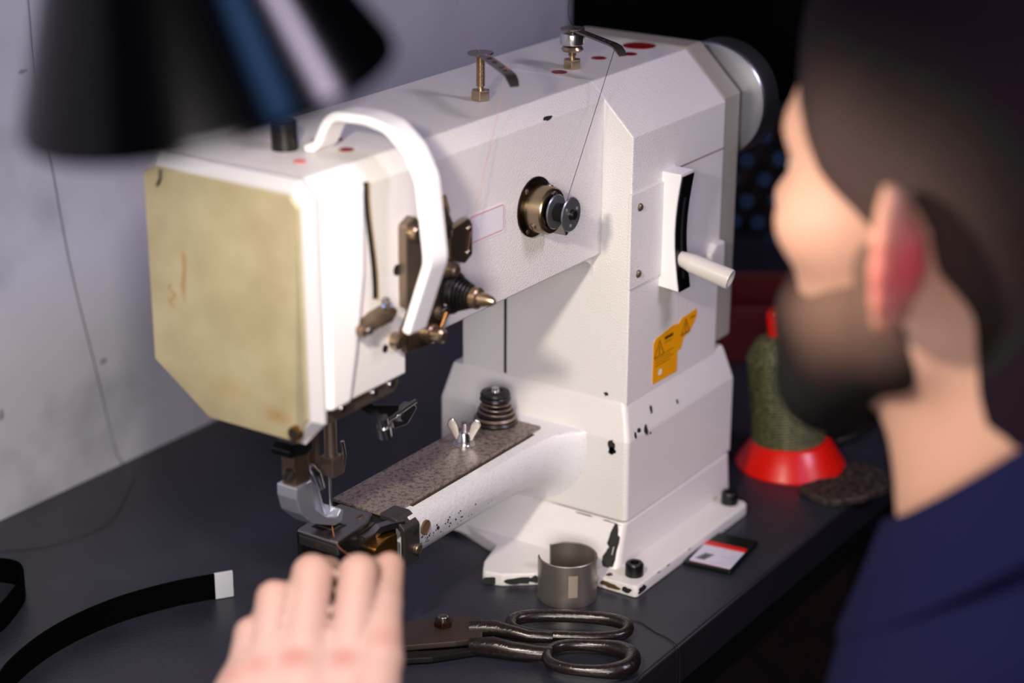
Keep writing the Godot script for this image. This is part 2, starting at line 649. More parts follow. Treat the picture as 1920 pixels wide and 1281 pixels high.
func room() -> void:
	# room: x -2.4 .. 3.6, z -2.4 .. 2.6, floor 0.75 below the table top
	var s := Mesher.new()
	s.box(Vector3(-2.5, -0.85, -2.5), Vector3(3.7, -0.75, 2.7))
	var fl := tri_on(smat(Color(0.16, 0.16, 0.18), 0.5), 1.5)
	fl.albedo_texture = noise_tex(0.02, 256, 4, [[0.0, Color(0.7, 0.7, 0.7)], [1.0, Color(1, 1, 1)]])
	struct("floor", s, fl)
	s = Mesher.new()
	s.box(Vector3(-2.5, 1.95, -2.5), Vector3(3.7, 2.05, 2.7))
	struct("ceiling", s, smat(Color(0.45, 0.45, 0.48), 0.8))  # out of view, greyed to cut bounce light
	s = Mesher.new()
	s.box(Vector3(-2.6, -0.85, -2.5), Vector3(-2.5, 2.05, 2.7))
	struct("wall_left", s, M.unseen_wall_grey)
	s = Mesher.new()
	s.box(Vector3(3.6, -0.85, -2.5), Vector3(3.7, 2.05, 2.7))
	struct("wall_right", s, M.paint_dark)
	s = Mesher.new()
	s.box(Vector3(-2.5, -0.85, -2.6), Vector3(3.7, 2.05, -2.5))
	struct("wall_far", s, M.paint_dark)
	s = Mesher.new()
	s.box(Vector3(-2.5, -0.85, 2.6), Vector3(3.7, 2.05, 2.7))
	struct("wall_front", s, M.unseen_wall_grey)
	# the white partition right behind the table
	s = Mesher.new()
	s.box(Vector3(-2.5, -0.75, -0.555), Vector3(0.665, 1.95, -0.475), 0.004)
	var w := struct("wall_back", s, M.wall)
	# smudges on the partition
	var rg := RandomNumberGenerator.new()
	rg.seed = 4
	for q in [[-0.105, 0.345, 0.012, 0.004, 0.4], [-0.165, 0.10, 0.012, 0.022, 0.2], [-0.155, 0.085, 0.006, 0.012, 0.0], [-0.045, 0.095, 0.010, 0.007, 0.0]]:
		blot(w, Vector3(q[0], q[1], -0.475), Vector3(1, 0, 0), Vector3(0, 1, 0), q[2], q[3], rg, smat(Color(0.52, 0.52, 0.56), 0.8), "smudge", 0.0002)

# an irregular flat flake (worn paint, smudge) on a surface
func blot(parent: Node, at: Vector3, ux: Vector3, uy: Vector3, w: float, h: float, rg: RandomNumberGenerator, m: Material, called := "paint_chip", thick := 0.00035) -> void:
	var poly := PackedVector2Array()
	for k in 14:
		var a := TAU * k / 14
		var r := rg.randf_range(0.55, 1.0)
		poly.append(Vector2(cos(a) * r * w * 0.5, sin(a) * r * h * 0.5))
	var s := Mesher.new()
	s.prism(poly, Transform3D(Basis(ux, uy, ux.cross(uy)), at), -0.0006, thick)
	part(called, s, m, parent)

func table() -> void:
	var t := thing("work_table", "dark grey-blue work table with a black edge band under the sewing machine", "table")
	var s := Mesher.new()
	s.box(Vector3(-1.0, -0.028, -0.474), Vector3(0.85, 0.0, 0.062), 0.0012)
	part("table_top", s, M.table, t)
	for b in [[-1.0, -0.0478], [-0.0472, 0.85]]:
		s = Mesher.new()
		s.box(Vector3(b[0], -0.030, 0.0622), Vector3(b[1], -0.0004, 0.0645), 0.0006)
		part("edge_band", s, M.table_edge, t)
	for x in [-0.9, 0.75]:
		for z in [-0.42, 0.0]:
			s = Mesher.new()
			s.box(Vector3(x - 0.025, -0.75, z - 0.025), Vector3(x + 0.025, -0.028, z + 0.025), 0.002)
			part("leg", s, M.black, t)
	s = Mesher.new()
	s.box(Vector3(-0.9, -0.11, 0.0), Vector3(0.75, -0.028, 0.02), 0.002)
	part("apron", s, M.black, t)

var mc: Node3D

func hexa(r: float) -> PackedVector2Array:
	var p := PackedVector2Array()
	for k in 6:
		p.append(Vector2(cos(TAU * k / 6), sin(TAU * k / 6)) * r)
	return p

# local z of a frame to the frame's y: prism along a direction
func along(at: Vector3, dir: Vector3, x := Vector3.ZERO) -> Transform3D:
	var f := turned(at, dir, x)
	return Transform3D(Basis(f.basis.z, f.basis.x, f.basis.y), at)

func slot_screw(called: String, at: Vector3, dir: Vector3, r: float, h: float, m: Material, parent: Node, slot_dir := Vector3.ZERO) -> Node3D:
	var f := turned(at, dir, slot_dir)
	var s := Mesher.new()
	s.lathe([[r, -0.001], [r, h * 0.7], [r * 0.85, h]], f, 16)
	var o := part(called, s, m, parent)
	s = Mesher.new()
	s.box(Vector3(-r * 0.9, h - 0.0004, -r * 0.13), Vector3(r * 0.9, h + 0.00015, r * 0.13), 0.0, f)
	part("slot", s, M.gap, o)
	return o

func ridged(r: float, y0: float, y1: float, pitch: float) -> Array:
	var p := []
	var n := int((y1 - y0) / pitch)
	for i in n:
		var y := y0 + pitch * i
		p.append([r, y])
		p.append([r * 0.84, y + pitch * 0.5])
	p.append([r, y1])
	return p

func machine() -> void:
	mc = thing("sewing_machine", "white cylinder-arm industrial sewing machine bolted to the dark work table", "sewing machine")
	var s: Mesher
	var rg := RandomNumberGenerator.new()
	rg.seed = 11
	# --- base
	s = Mesher.new()
	s.prism(Mesher.rounded(P2([0.0, -0.035, 0.0, 0.0045, 0.1765, 0.0045, 0.1765, -0.035]), [0.0, 0.004, 0.009, 0.0]), XF_Y, 0.0, 0.0095, 0.0018)
	var fl := part("front_flange", s, M.white, mc)
	s = Mesher.new()
	s.prism(Mesher.rounded(P2([0.03, -0.172, 0.019, -0.167, 0.000, -0.118, -0.028, -0.110, -0.043, -0.101, -0.039, -0.087, -0.022, -0.066, 0.03, -0.058]), 0.004), XF_Y, 0.0, 0.010, 0.0016)
	var fl2 := part("side_flange", s, M.white, mc)
	s = Mesher.new()
	s.rings([rect_ring(0.0125, 0.192, -0.189, -0.0205, 0.004, 0.006), rect_ring(0.0285, 0.1935, -0.190, -0.0238, 0.039, 0.006), rect_ring(0.0298, 0.192, -0.1885, -0.0252, 0.0402, 0.006)])
	var lb := part("lower_base", s, M.white, mc)
	s = Mesher.new()
	s.box(Vector3(0.033, 0.036, -0.186), Vector3(0.190, 0.044, -0.0265))
	part("seam", s, M.ochre, mc)
	s = Mesher.new()
	var br := []
	for l in [[0.0412, 0.0012], [0.0424, 0.0], [0.1030, 0.0], [0.1050, 0.0003], [0.1070, 0.0008], [0.1295, 0.0064], [0.1312, 0.0073], [0.1317, 0.0090]]:
		br.append(rect_ring(0.0295 + l[1], 0.195 - l[1], -0.191 + l[1], -0.0235 - l[1], l[0], 0.0045))
	s.rings(br)
	var bs := part("base", s, M.white, mc, 32.0)
	# bolts with black heads
	for b in [Vector3(0.0165, 0.0095, -0.0075), Vector3(0.166, 0.0095, -0.0085)]:
		s = Mesher.new()
		s.lathe([[0.0068, 0.0], [0.0068, 0.0085], [0.0058, 0.0098], [0.0034, 0.0098], [0.0030, 0.0055], [0.0, 0.0055]], Transform3D(Basis(), b), 20)
		part("bolt", s, M.black, mc)
	# --- pillar, arm, head
	s = Mesher.new()
	s.prism(Mesher.rounded(P2([-0.030, 0.126, -0.030, 0.329, -0.065, 0.364, -0.166, 0.364, -0.175, 0.355, -0.175, 0.126]), [0.001, 0.0025, 0.003, 0.003, 0.003, 0.001], 4), XF_X, 0.0375, 0.1725, 0.0014)
	var pi := part("pillar", s, M.white, mc)
	s = Mesher.new()
	s.box(Vector3(0.0372, 0.1325, -0.1368), Vector3(0.04, 0.236, -0.1346))
	part("pillar_groove", s, M.gap, mc)
	s = Mesher.new()
	s.prism(Mesher.rounded(P2([-0.0605, 0.237, -0.0542, 0.2415, -0.0542, 0.3527, -0.0652, 0.3637, -0.166, 0.3637, -0.1747, 0.355, -0.1747, 0.237]), [0.0008, 0.001, 0.0025, 0.003, 0.003, 0.003, 0.001], 4), XF_X, -0.20, 0.042, 0.0)
	var arm := part("arm", s, M.white, mc)
	# fillet under the arm at the pillar
	var fp := P2([0.045, 0.2390])
	fp.append(Vector2(0.045, 0.222))
	for k in 7:
		var a := PI / 2 * k / 6.0
		fp.append(Vector2(0.0235 + 0.0140 * cos(a), 0.223 + 0.014 * sin(a)))
	fp.append(Vector2(0.0235, 0.2390))
	s = Mesher.new()
	s.prism(fp, XF_Z, -0.174, -0.0605)
	part("arm_fillet", s, M.white, mc)
	# gray end cover behind the pillar and the hand wheel
	s = Mesher.new()
	s.prism(Mesher.rounded(P2([-0.031, 0.137, -0.031, 0.331, -0.066, 0.3655, -0.168, 0.3655, -0.174, 0.358, -0.174, 0.137]), 0.0025, 4), XF_X, 0.1727, 0.1985, 0.0025)
	part("end_cover", s, M.cover, mc)
	s = Mesher.new()
	var wf := Transform3D(Basis(Vector3(0, 1, 0), Vector3(1, 0, 0), Vector3(0, 0, -1)), Vector3(0.2, 0.32, -0.057))
	s.lathe([[0.008, 0.0], [0.034, 0.0], [0.043, 0.002], [0.045, 0.005], [0.045, 0.024], [0.0435, 0.0265], [0.036, 0.027], [0.033, 0.022], [0.012, 0.022], [0.010, 0.030], [0.0, 0.030]], wf, 56)
	part("hand_wheel", s, smat(Color(0.74, 0.75, 0.77), 0.30, 1.0), mc)
	# head casting
	s = Mesher.new()
	s.prism(Mesher.rounded(P2([-0.054, 0.2235, -0.054, 0.353, -0.065, 0.364, -0.172, 0.364, -0.183, 0.353, -0.183, 0.2235]), [0.0015, 0.0025, 0.003, 0.003, 0.003, 0.001], 4), XF_X, -0.2715, -0.1945, 0.001)
	var head := part("head_casting", s, M.white, mc)
	# end plate: white bevelled rim, yellowed face in two facets
	var ep := P2([-0.054, 0.2165, -0.054, 0.354, -0.0645, 0.3645, -0.1725, 0.3645, -0.183, 0.354, -0.183, 0.233, -0.144, 0.199, -0.071, 0.199])
	s = Mesher.new()
	s.loft(ep, XF_X, [[-0.2716, 0.0008], [-0.2724, 0.0], [-0.2764, 0.0], [-0.2772, 0.0006], [-0.2818, 0.0056]])
	tuck(s)
	var rim := part("end_plate", s, smat(Color(0.70, 0.695, 0.71), 0.36), mc, 20.0)
	s = Mesher.new()
	s.loft(P2([-0.0612, 0.2200, -0.0612, 0.3500, -0.0672, 0.3565, -0.1715, 0.3575, -0.1815, 0.3525, -0.1815, 0.2335, -0.1435, 0.2004, -0.0735, 0.2004]), XF_X, [[-0.2770, 0.0], [-0.2818, 0.0], [-0.2830, 0.0012]])
	tuck(s)
	var epm := part("yellowed_face", s, M.end_plate, rim, 20.0, [Vector3(0, 0.3645, -0.183), Vector3(0, 0, 1.0 / 0.129), Vector3(0, -1.0 / 0.1655, 0)])
	epm.set_meta("label", "yellowed stained face of the end plate")
	s = Mesher.new()
	var hf := turned(Vector3(-0.2812, 0.2085, -0.072), Vector3(-1, 0, 0))
	s.lathe([[0.0046, -0.003], [0.0046, 0.0006], [0.0036, 0.0009], [0.0034, -0.0004], [0.0, -0.0004]], hf, 18)
	part("rim_screw", s, M.brass, rim)
	s = Mesher.new()
	s.lathe([[0.0033, -0.002], [0.0033, 0.0003], [0.0, 0.0003]], turned(Vector3(-0.2812, 0.2088, -0.0727), Vector3(-1, 0, 0)), 14)
	part("screw_hole", s, M.gap, rim)
	s = Mesher.new()
	s.tube([Vector3(-0.2835, 0.3560, -0.1660), Vector3(-0.2860, 0.3520, -0.1640), Vector3(-0.2865, 0.3480, -0.1660), Vector3(-0.2840, 0.3470, -0.1690)], 0.0009, 8)
	part("thread_hook", s, M.dark_steel, rim)
	# white front cover of the head
	s = Mesher.new()
	s.prism(Mesher.rounded(P2([-0.2712, 0.2245, -0.2712, 0.352, -0.236, 0.352, -0.2375, 0.300, -0.2455, 0.255, -0.2535, 0.2245]), 0.0016, 3), XF_Z, -0.057, -0.0505, 0.0018)
	part("front_cover", s, M.white_smooth, mc)
	s = Mesher.new()
	s.prism(P2([-0.2712, 0.352, -0.236, 0.352, -0.236, 0.3645, -0.2712, 0.3645]), Transform3D(), -0.066, -0.053)
	# (top of the cover follows the chamfer)
	for i in s.v.size():
		var p := s.v[i]
		if p.y > 0.36:
			s.v[i].z -= 0.011 if p.z > -0.06 else 0.0
		elif p.z > -0.06:
			s.v[i].z = -0.0510
	part("front_cover_top", s, M.white_smooth, mc)
	# dark take-up gap curving down the head
	s = Mesher.new()
	var gp := []
	for k in 9:
		var f := k / 8.0
		gp.append(Vector3(-0.2310 + 0.0065 * smoothstep(0.1, 0.9, f), lerpf(0.3545, 0.281, f), -0.0540))
	s.sweep(P2([-0.0019, -0.0006, 0.0015, -0.0006, 0.0015, 0.0009, -0.0019, 0.0009]), gp, Vector3(0, 0, 1))
	part("take_up_gap", s, M.gap, mc)
	s = Mesher.new()
	gp = []
	for k in 9:
		var f := k / 8.0
		gp.append(Vector3(-0.2280 + 0.0065 * smoothstep(0.1, 0.9, f), lerpf(0.3535, 0.279, f), -0.0540))
	s.sweep(P2([-0.0012, -0.0006, 0.0012, -0.0006, 0.0005, 0.0004, -0.0012, 0.0004]), gp, Vector3(0, 0, 1))
	part("oil_stain", s, smat(Color(0.72, 0.60, 0.42), 0.5), mc)
	# metal strip under the head
	s = Mesher.new()
	s.prism(Mesher.rounded(P2([-0.268, 0.2130, -0.268, 0.2245, -0.1975, 0.2245, -0.1975, 0.2175, -0.203, 0.2130]), 0.002, 3), XF_Z, -0.142, -0.0575, 0.0008)
	var bp := part("bottom_plate", s, M.old_steel, mc)
	for x in [-0.254, -0.223, -0.206]:
		slot_screw("screw", Vector3(x, 0.2195, -0.0575), Vector3(0, 0, 1), 0.0026, 0.0016, M.chrome, bp)
	# cap screw on the head
	s = Mesher.new()
	s.lathe([[0.008, 0.0], [0.008, 0.016], [0.0072, 0.017], [0.0, 0.017]], Transform3D(Basis(), Vector3(-0.2265, 0.364, -0.118)), 24)
	part("pressure_screw", s, M.dark_steel, mc)
	# bed, from tip to base, flaring where it meets the base
	s = Mesher.new()
	var rs := []
	for q in [[-0.1610, -0.002], [-0.1600, 0.0], [-0.08, 0.0], [-0.02, 0.0012], [0.0, 0.003], [0.012, 0.0056], [0.022, 0.0105], [0.029, 0.018], [0.034, 0.03]]:
		rs.append(bed_ring(q[0], q[1]))
	s.rings(rs)
	var bed := part("bed_cylinder", s, M.bed, mc, 50.0)
	bed_parts(rg)
	needle_parts()
	winder()
	tension_parts()
	posts()
	lever_parts()
	labels()
	guard()
	# --- worn paint and chips
	var X := Vector3(1, 0, 0)
	var Y := Vector3(0, 1, 0)
	var Z := Vector3(0, 0, 1)
	var ch := Vector3(0, 0.7071, -0.7071)
	blot(arm, Vector3(-0.034, 0.3535, -0.0545), X, ch, 0.0115, 0.0034, rg, M.chip)
	blot(arm, Vector3(-0.137, 0.2415, -0.0552), X, Vector3(0, 0.57, 0.82), 0.012, 0.0012, rg, M.chip)
	blot(arm, Vector3(-0.155, 0.2405, -0.0560), X, Vector3(0, 0.57, 0.82), 0.005, 0.001, rg, M.chip)
	for q in [[0.056, 0.1065, 0.005, 0.009], [0.047, 0.109, 0.006, 0.004], [0.068, 0.118, 0.0035, 0.009], [0.041, 0.107, 0.003, 0.006], [0.105, 0.112, 0.002, 0.005], [0.062, 0.102, 0.003, 0.002]]:
		blot(bs, Vector3(q[0], q[1], -0.0235 - maxf(0.0, (q[1] - 0.1055) * 0.262)), X, Vector3(0, 0.967, -0.253), q[2], q[3], rg, M.chip)
	blot(bs, Vector3(0.0295, 0.1, -0.037), Z, Y, 0.0075, 0.0125, rg, M.chip)
	blot(bs, Vector3(0.0295, 0.096, -0.0365), Z, Y, 0.0075, 0.007, rg, M.black)
	blot(pi, Vector3(0.0375, 0.1355, -0.047), Z, Y, 0.005, 0.004, rg, M.chip)
	var slope := Vector3(0.0225, 0.05, 0).normalized()
	for q in [[0.029, -0.0305, 0.010, 0.024], [0.016, -0.031, 0.009, 0.026], [0.022, -0.0265, 0.004, 0.034]]:  # dark patches stand in for the recess at this corner, with chips
		blot(lb, Vector3(0.0125 + (q[0] - 0.004) * 0.457, q[0], q[1]), Z, slope, q[2], q[3], rg, M.chip)
	for q in [[0.0385, -0.105, 0.05, 0.0016], [0.0392, -0.058, 0.02, 0.0016], [0.039, -0.036, 0.022, 0.0018]]:
		blot(lb, Vector3(0.0289, q[0], q[1]), Z, Y, q[2], q[3], rg, M.rust)
	for q in [[-0.042, 0.0045, -0.094, 0.02], [-0.0315, 0.0045, -0.077, 0.024], [-0.024, 0.005, -0.068, 0.01]]:
		var dr := Vector3(0.018, 0, 0.022).normalized()
		blot(fl2, Vector3(q[0], q[1], q[2]), dr, Y, q[3], 0.007, rg, M.chip)
	blot(fl, Vector3(0.0, 0.0046, -0.004), Z, Y, 0.011, 0.006, rg, M.chip)
	blot(fl, Vector3(0.0, 0.0046, -0.018), Z, Y, 0.020, 0.006, rg, M.rust)
	blot(fl, Vector3(0.0075, 0.0050, 0.0045), X, Y, 0.013, 0.007, rg, M.chip)
	blot(fl, Vector3(0.006, 0.0095, -0.022), X, -Z, 0.006, 0.006, rg, M.rust)
	for q in [0.046, 0.078, 0.032]:
		blot(fl, Vector3(q, 0.0082, 0.0040), X, Vector3(0, 0.7, -0.7), 0.006, 0.0018, rg, M.chip)

# the lower third of the end plate leans back under the head
func tuck(s: Mesher) -> void:
	for i in s.v.size():
		var p := s.v[i]
		if p.y < 0.226 and p.x < -0.2755:
			s.v[i].x += (0.226 - p.y) * 0.24

func rect_ring(x0: float, x1: float, z0: float, z1: float, y: float, r: float) -> PackedVector3Array:
	var out := PackedVector3Array()
	for p in Mesher.rounded(P2([x0, z0, x1, z0, x1, z1, x0, z1]), r, 4):
		out.append(Vector3(p.x, y, p.y))
	return out

func bed_ring(x: float, grow: float) -> PackedVector3Array:
	# z, y outline of the half-round bed
	var o := PackedVector2Array()
	for k in 29:
		var a := deg_to_rad(lerpf(20.4, -200.4, k / 28.0))
		o.append(Vector2(-0.1085 + 0.0315 * cos(a), 0.0935 + 0.0330 * sin(a)))
	o = Mesher.inset(o, -grow)
	var out := PackedVector3Array()
	for p in o:
		out.append(Vector3(x, minf(p.y, 0.1050 + grow * 0.05), p.x))
	return out

func bed_parts(rg: RandomNumberGenerator) -> void:
	var s := Mesher.new()
	s.prism(Mesher.rounded(P2([-0.1685, -0.1372, 0.0165, -0.1372, 0.0165, -0.0895, -0.1685, -0.0895]), [0.0008, 0.002, 0.0015, 0.0008], 3), XF_Y, 0.1046, 0.1072, 0.0005)
	var pl := part("bed_plate", s, M.plate, mc)
	pl.set_meta("label", "worn brown steel cover plate on the bed")
	s = Mesher.new()
	s.box(Vector3(-0.145, 0.1038, -0.0905), Vector3(0.018, 0.1052, -0.0870), 0.0003)
	part("grease_line", s, smat(Color(0.22, 0.18, 0.12), 0.5), mc)
	# bracket bent over the bed's tip
	s = Mesher.new()
	s.prism(Mesher.rounded(P2([-0.0955, 0.1074, -0.0830, 0.1074, -0.0750, 0.1000, -0.0750, 0.073, -0.0785, 0.073, -0.0785, 0.0975, -0.0850, 0.1035, -0.0955, 0.1035]), [0.0, 0.004, 0.003, 0.001, 0.001, 0.003, 0.003, 0.0], 3), XF_X, -0.1705, -0.1535, 0.0008)
	var br := part("tip_bracket", s, smat(Color(0.36, 0.345, 0.335), 0.36, 0.8), mc)
	slot_screw("screw", Vector3(-0.1580, 0.0825, -0.0750), Vector3(0, 0, 1), 0.0038, 0.0028, M.old_steel, br, Vector3(0.7, 0.7, 0))
	s = Mesher.new()
	s.lathe([[0.0024, -0.001], [0.0024, 0.0004], [0.0, 0.0004]], turned(Vector3(-0.1585, 0.0950, -0.0750), Vector3(0, 0, 1)), 14)
	part("hole", s, M.gap, br)
	s = Mesher.new()
	for i in 150:
		var q := rg.randf()
		var x := lerpf(-0.148, 0.0, q * q)
		var an := deg_to_rad(rg.randf_range(-75.0, -8.0) * (0.75 if rg.randf() < 0.5 else 1.0))
		var nr := Vector3(0, sin(an), cos(an))
		var c0 := Vector3(x, 0.0935, -0.1085) + nr * 0.0319
		var tg := Vector3(0, cos(an), -sin(an))
		var w := rg.randf_range(0.0002, 0.0006) * (1.6 if rg.randf() < 0.12 else 1.0)
		s.prism(P2([-w, 0, -w * 0.2, -w * 1.3, w * 1.4, -w * 0.5, w, w, -w * 0.3, w * 1.2]), Transform3D(Basis(Vector3(1, 0, 0), tg, Vector3(1, 0, 0).cross(tg)), c0), -0.0003, 0.00012)
	part("paint_specks", s, M.chip, mc).set_meta("kind", "stuff")
	# hole in the bed's side with a bronze bushing
	s = Mesher.new()
	s.lathe([[0.0052, -0.003], [0.0052, 0.0010], [0.0046, 0.0014], [0.0043, 0.0008], [0.0, 0.0006]], turned(Vector3(-0.1450, 0.0925, -0.0772), Vector3(0, 0.0, 1)), 20)
	part("side_bore", s, smat(Color(0.36, 0.27, 0.18), 0.6), mc)
	# brass block and hook under the needle plate
	s = Mesher.new()
	s.prism(Mesher.rounded(P2([-0.196, 0.0800, -0.196, 0.0955, -0.185, 0.0985, -0.1715, 0.0985, -0.1715, 0.0700, -0.19, 0.0700]), 0.003, 3), XF_Z, -0.135, -0.0800, 0.001)
	part("brass_block", s, M.brass, mc)
	s = Mesher.new()
	s.lathe([[0.0055, -0.002], [0.0055, 0.0015], [0.0022, 0.002], [0.0018, 0.001], [0.0, 0.001]], turned(Vector3(-0.179, 0.0835, -0.0800), Vector3(0, 0, 1)), 18)
	part("brass_bush", s, M.brass, mc)
	s = Mesher.new()
	s.lathe([[0.001, -0.012], [0.013, -0.011], [0.014, -0.004], [0.014, 0.004], [0.010, 0.006], [0.001, 0.006]], turned(Vector3(-0.195, 0.083, -0.113), Vector3(-1, 0, 0)), 28)
	part("hook", s, M.dark_steel, mc)
	s = Mesher.new()
	s.prism(P2([-0.205, 0.066, -0.205, 0.099, -0.165, 0.1045, -0.165, 0.066]), XF_Z, -0.138, -0.0865)
	part("bed_tip", s, M.dark_steel, mc)
	# needle plate: lower body, raised plate, dark slot, feed
	s = Mesher.new()
	s.prism(Mesher.rounded(P2([-0.2175, -0.1265, -0.1830, -0.1290, -0.1660, -0.1290, -0.1660, -0.0960, -0.1810, -0.0945, -0.2175, -0.0930]), 0.002, 3), XF_Y, 0.0955, 0.1030, 0.001)
	var np := part("needle_plate_body", s, M.steel, mc)
	s = Mesher.new()
	s.prism(Mesher.rounded(P2([-0.2185, -0.1270, -0.1865, -0.1295, -0.1705, -0.1290, -0.1705, -0.1010, -0.1830, -0.0950, -0.2185, -0.0920]), 0.0025, 4), XF_Y, 0.1025, 0.1064, 0.0012)
	part("needle_plate", s, M.steel, mc)
	s = Mesher.new()
	s.box(Vector3(-0.2100, 0.1058, -0.1215), Vector3(-0.1950, 0.10655, -0.1035), 0.0)
	part("needle_slot", s, M.gap, mc)
	s = Mesher.new()
	s.box(Vector3(-0.2068, 0.1050, -0.1180), Vector3(-0.1985, 0.1072, -0.1060), 0.0004)
	var fd := part("feed_dog", s, M.old_steel, mc)
	for k in 5:
		s = Mesher.new()
		s.box(Vector3(-0.2064 + 0.0016 * k, 0.1070, -0.1176), Vector3(-0.2056 + 0.0016 * k, 0.1076, -0.1064), 0.0)
		part("tooth", s, M.dark_steel, fd)
	slot_screw("plate_screw", Vector3(-0.1800, 0.1064, -0.1045), Vector3(0, 1, 0), 0.0032, 0.0003, M.old_steel, np)
	for z in [-0.1100, -0.1010]:
		s = Mesher.new()
		s.prism(P2([-0.0020, -0.0012, 0.0022, 0.0, -0.0020, 0.0012]), Transform3D(Basis(Vector3(0, 0, 1), Vector3(0, 1, 0), Vector3(-1, 0, 0)), Vector3(-0.2174, 0.0985, z)), -0.0005, 0.0003)
		part("mark", s, M.brass, np)
	# plate link between needle plate and bracket
	s = Mesher.new()
	s.sweep(P2([-0.003, -0.0022, 0.003, -0.0022, 0.003, 0.0022, -0.003, 0.0022]), [Vector3(-0.196, 0.1000, -0.0905), Vector3(-0.186, 0.1000, -0.0895), Vector3(-0.182, 0.1035, -0.0875), Vector3(-0.174, 0.1035, -0.0845), Vector3(-0.165, 0.1030, -0.0805)], Vector3(0, 1, 0))
	part("plate_link", s, M.steel, mc)
	# wing nut on its washer and stud
	var w := Vector3(-0.0435, 0.1072, -0.1165)
	s = Mesher.new()
	s.lathe([[0.0083, 0.0], [0.0083, 0.0012], [0.0080, 0.0015], [0.0035, 0.0015]], Transform3D(Basis(), w), 28)
	part("washer", s, M.chrome, mc)
	s = Mesher.new()
	s.lathe([[0.0056, 0.0015], [0.0054, 0.004], [0.0040, 0.0085], [0.0036, 0.0095], [0.0022, 0.0095]], Transform3D(Basis(), w), 20)
	for sd in [-1, 1]:
		var wing := Mesher.rounded(P2([0.0030, 0.0025, 0.0062, 0.0040, 0.0122, 0.0150, 0.0112, 0.0190, 0.0080, 0.0205, 0.0050, 0.0165, 0.0030, 0.0085]), 0.002, 3)
		var b := Basis(Vector3(0.45, 0, 0.89) * sd, Vector3(0, 1, 0), Vector3(-0.89, 0, 0.45) * sd)
		s.prism(wing, Transform3D(b, w), -0.0013, 0.0013, 0.0006)
	var wn := part("wing_nut", s, M.chrome, mc)
	s = Mesher.new()
	s.lathe(ridged(0.0022, 0.002, 0.0175, 0.001), Transform3D(Basis(), w), 12)
	part("stud", s, M.steel, wn)
	# stacked tension discs with a spring
	var t := Vector3(0.0035, 0.1072, -0.1215)
	var k := 0
	for q in [[0.0166, 0.0, 0.0035], [0.0158, 0.0035, 0.0065], [0.0140, 0.0066, 0.0090], [0.0118, 0.0095, 0.0120]]:
		s = Mesher.new()
		s.lathe([[0.004, q[1]], [q[0] - 0.0012, q[1]], [q[0], (q[1] + q[2]) / 2], [q[0] - 0.0012, q[2]], [0.004, q[2] + 0.0005]], Transform3D(Basis(), t), 36)
		part("tension_disc", s, M.dark_steel if k != 1 else M.old_steel, mc)
		k += 1
	s = Mesher.new()
	var hp := []
	for i in 61:
		var f := i / 60.0
		var a := TAU * 3.0 * f
		var r := lerpf(0.0135, 0.0085, f)
		hp.append(t + Vector3(cos(a) * r, 0.0085 + 0.0095 * f, sin(a) * r))
	s.tube(hp, 0.0009, 8)
	part("spring", s, M.old_steel, mc)
	s = Mesher.new()
	s.lathe([[0.003, 0.0175], [0.0105, 0.0175], [0.0117, 0.0190], [0.0112, 0.0208], [0.0105, 0.0216], [0.0113, 0.0228], [0.0105, 0.0245], [0.0062, 0.0250], [0.0058, 0.0242], [0.0, 0.0242]], Transform3D(Basis(), t), 32)
	part("knurled_cap", s, M.dark_steel, mc)
	s = Mesher.new()
	s.lathe(ridged(0.0030, 0.02, 0.0275, 0.001) + [[0.0, 0.0275]], Transform3D(Basis(), t), 14)
	part("centre_stud", s, M.chrome, mc)

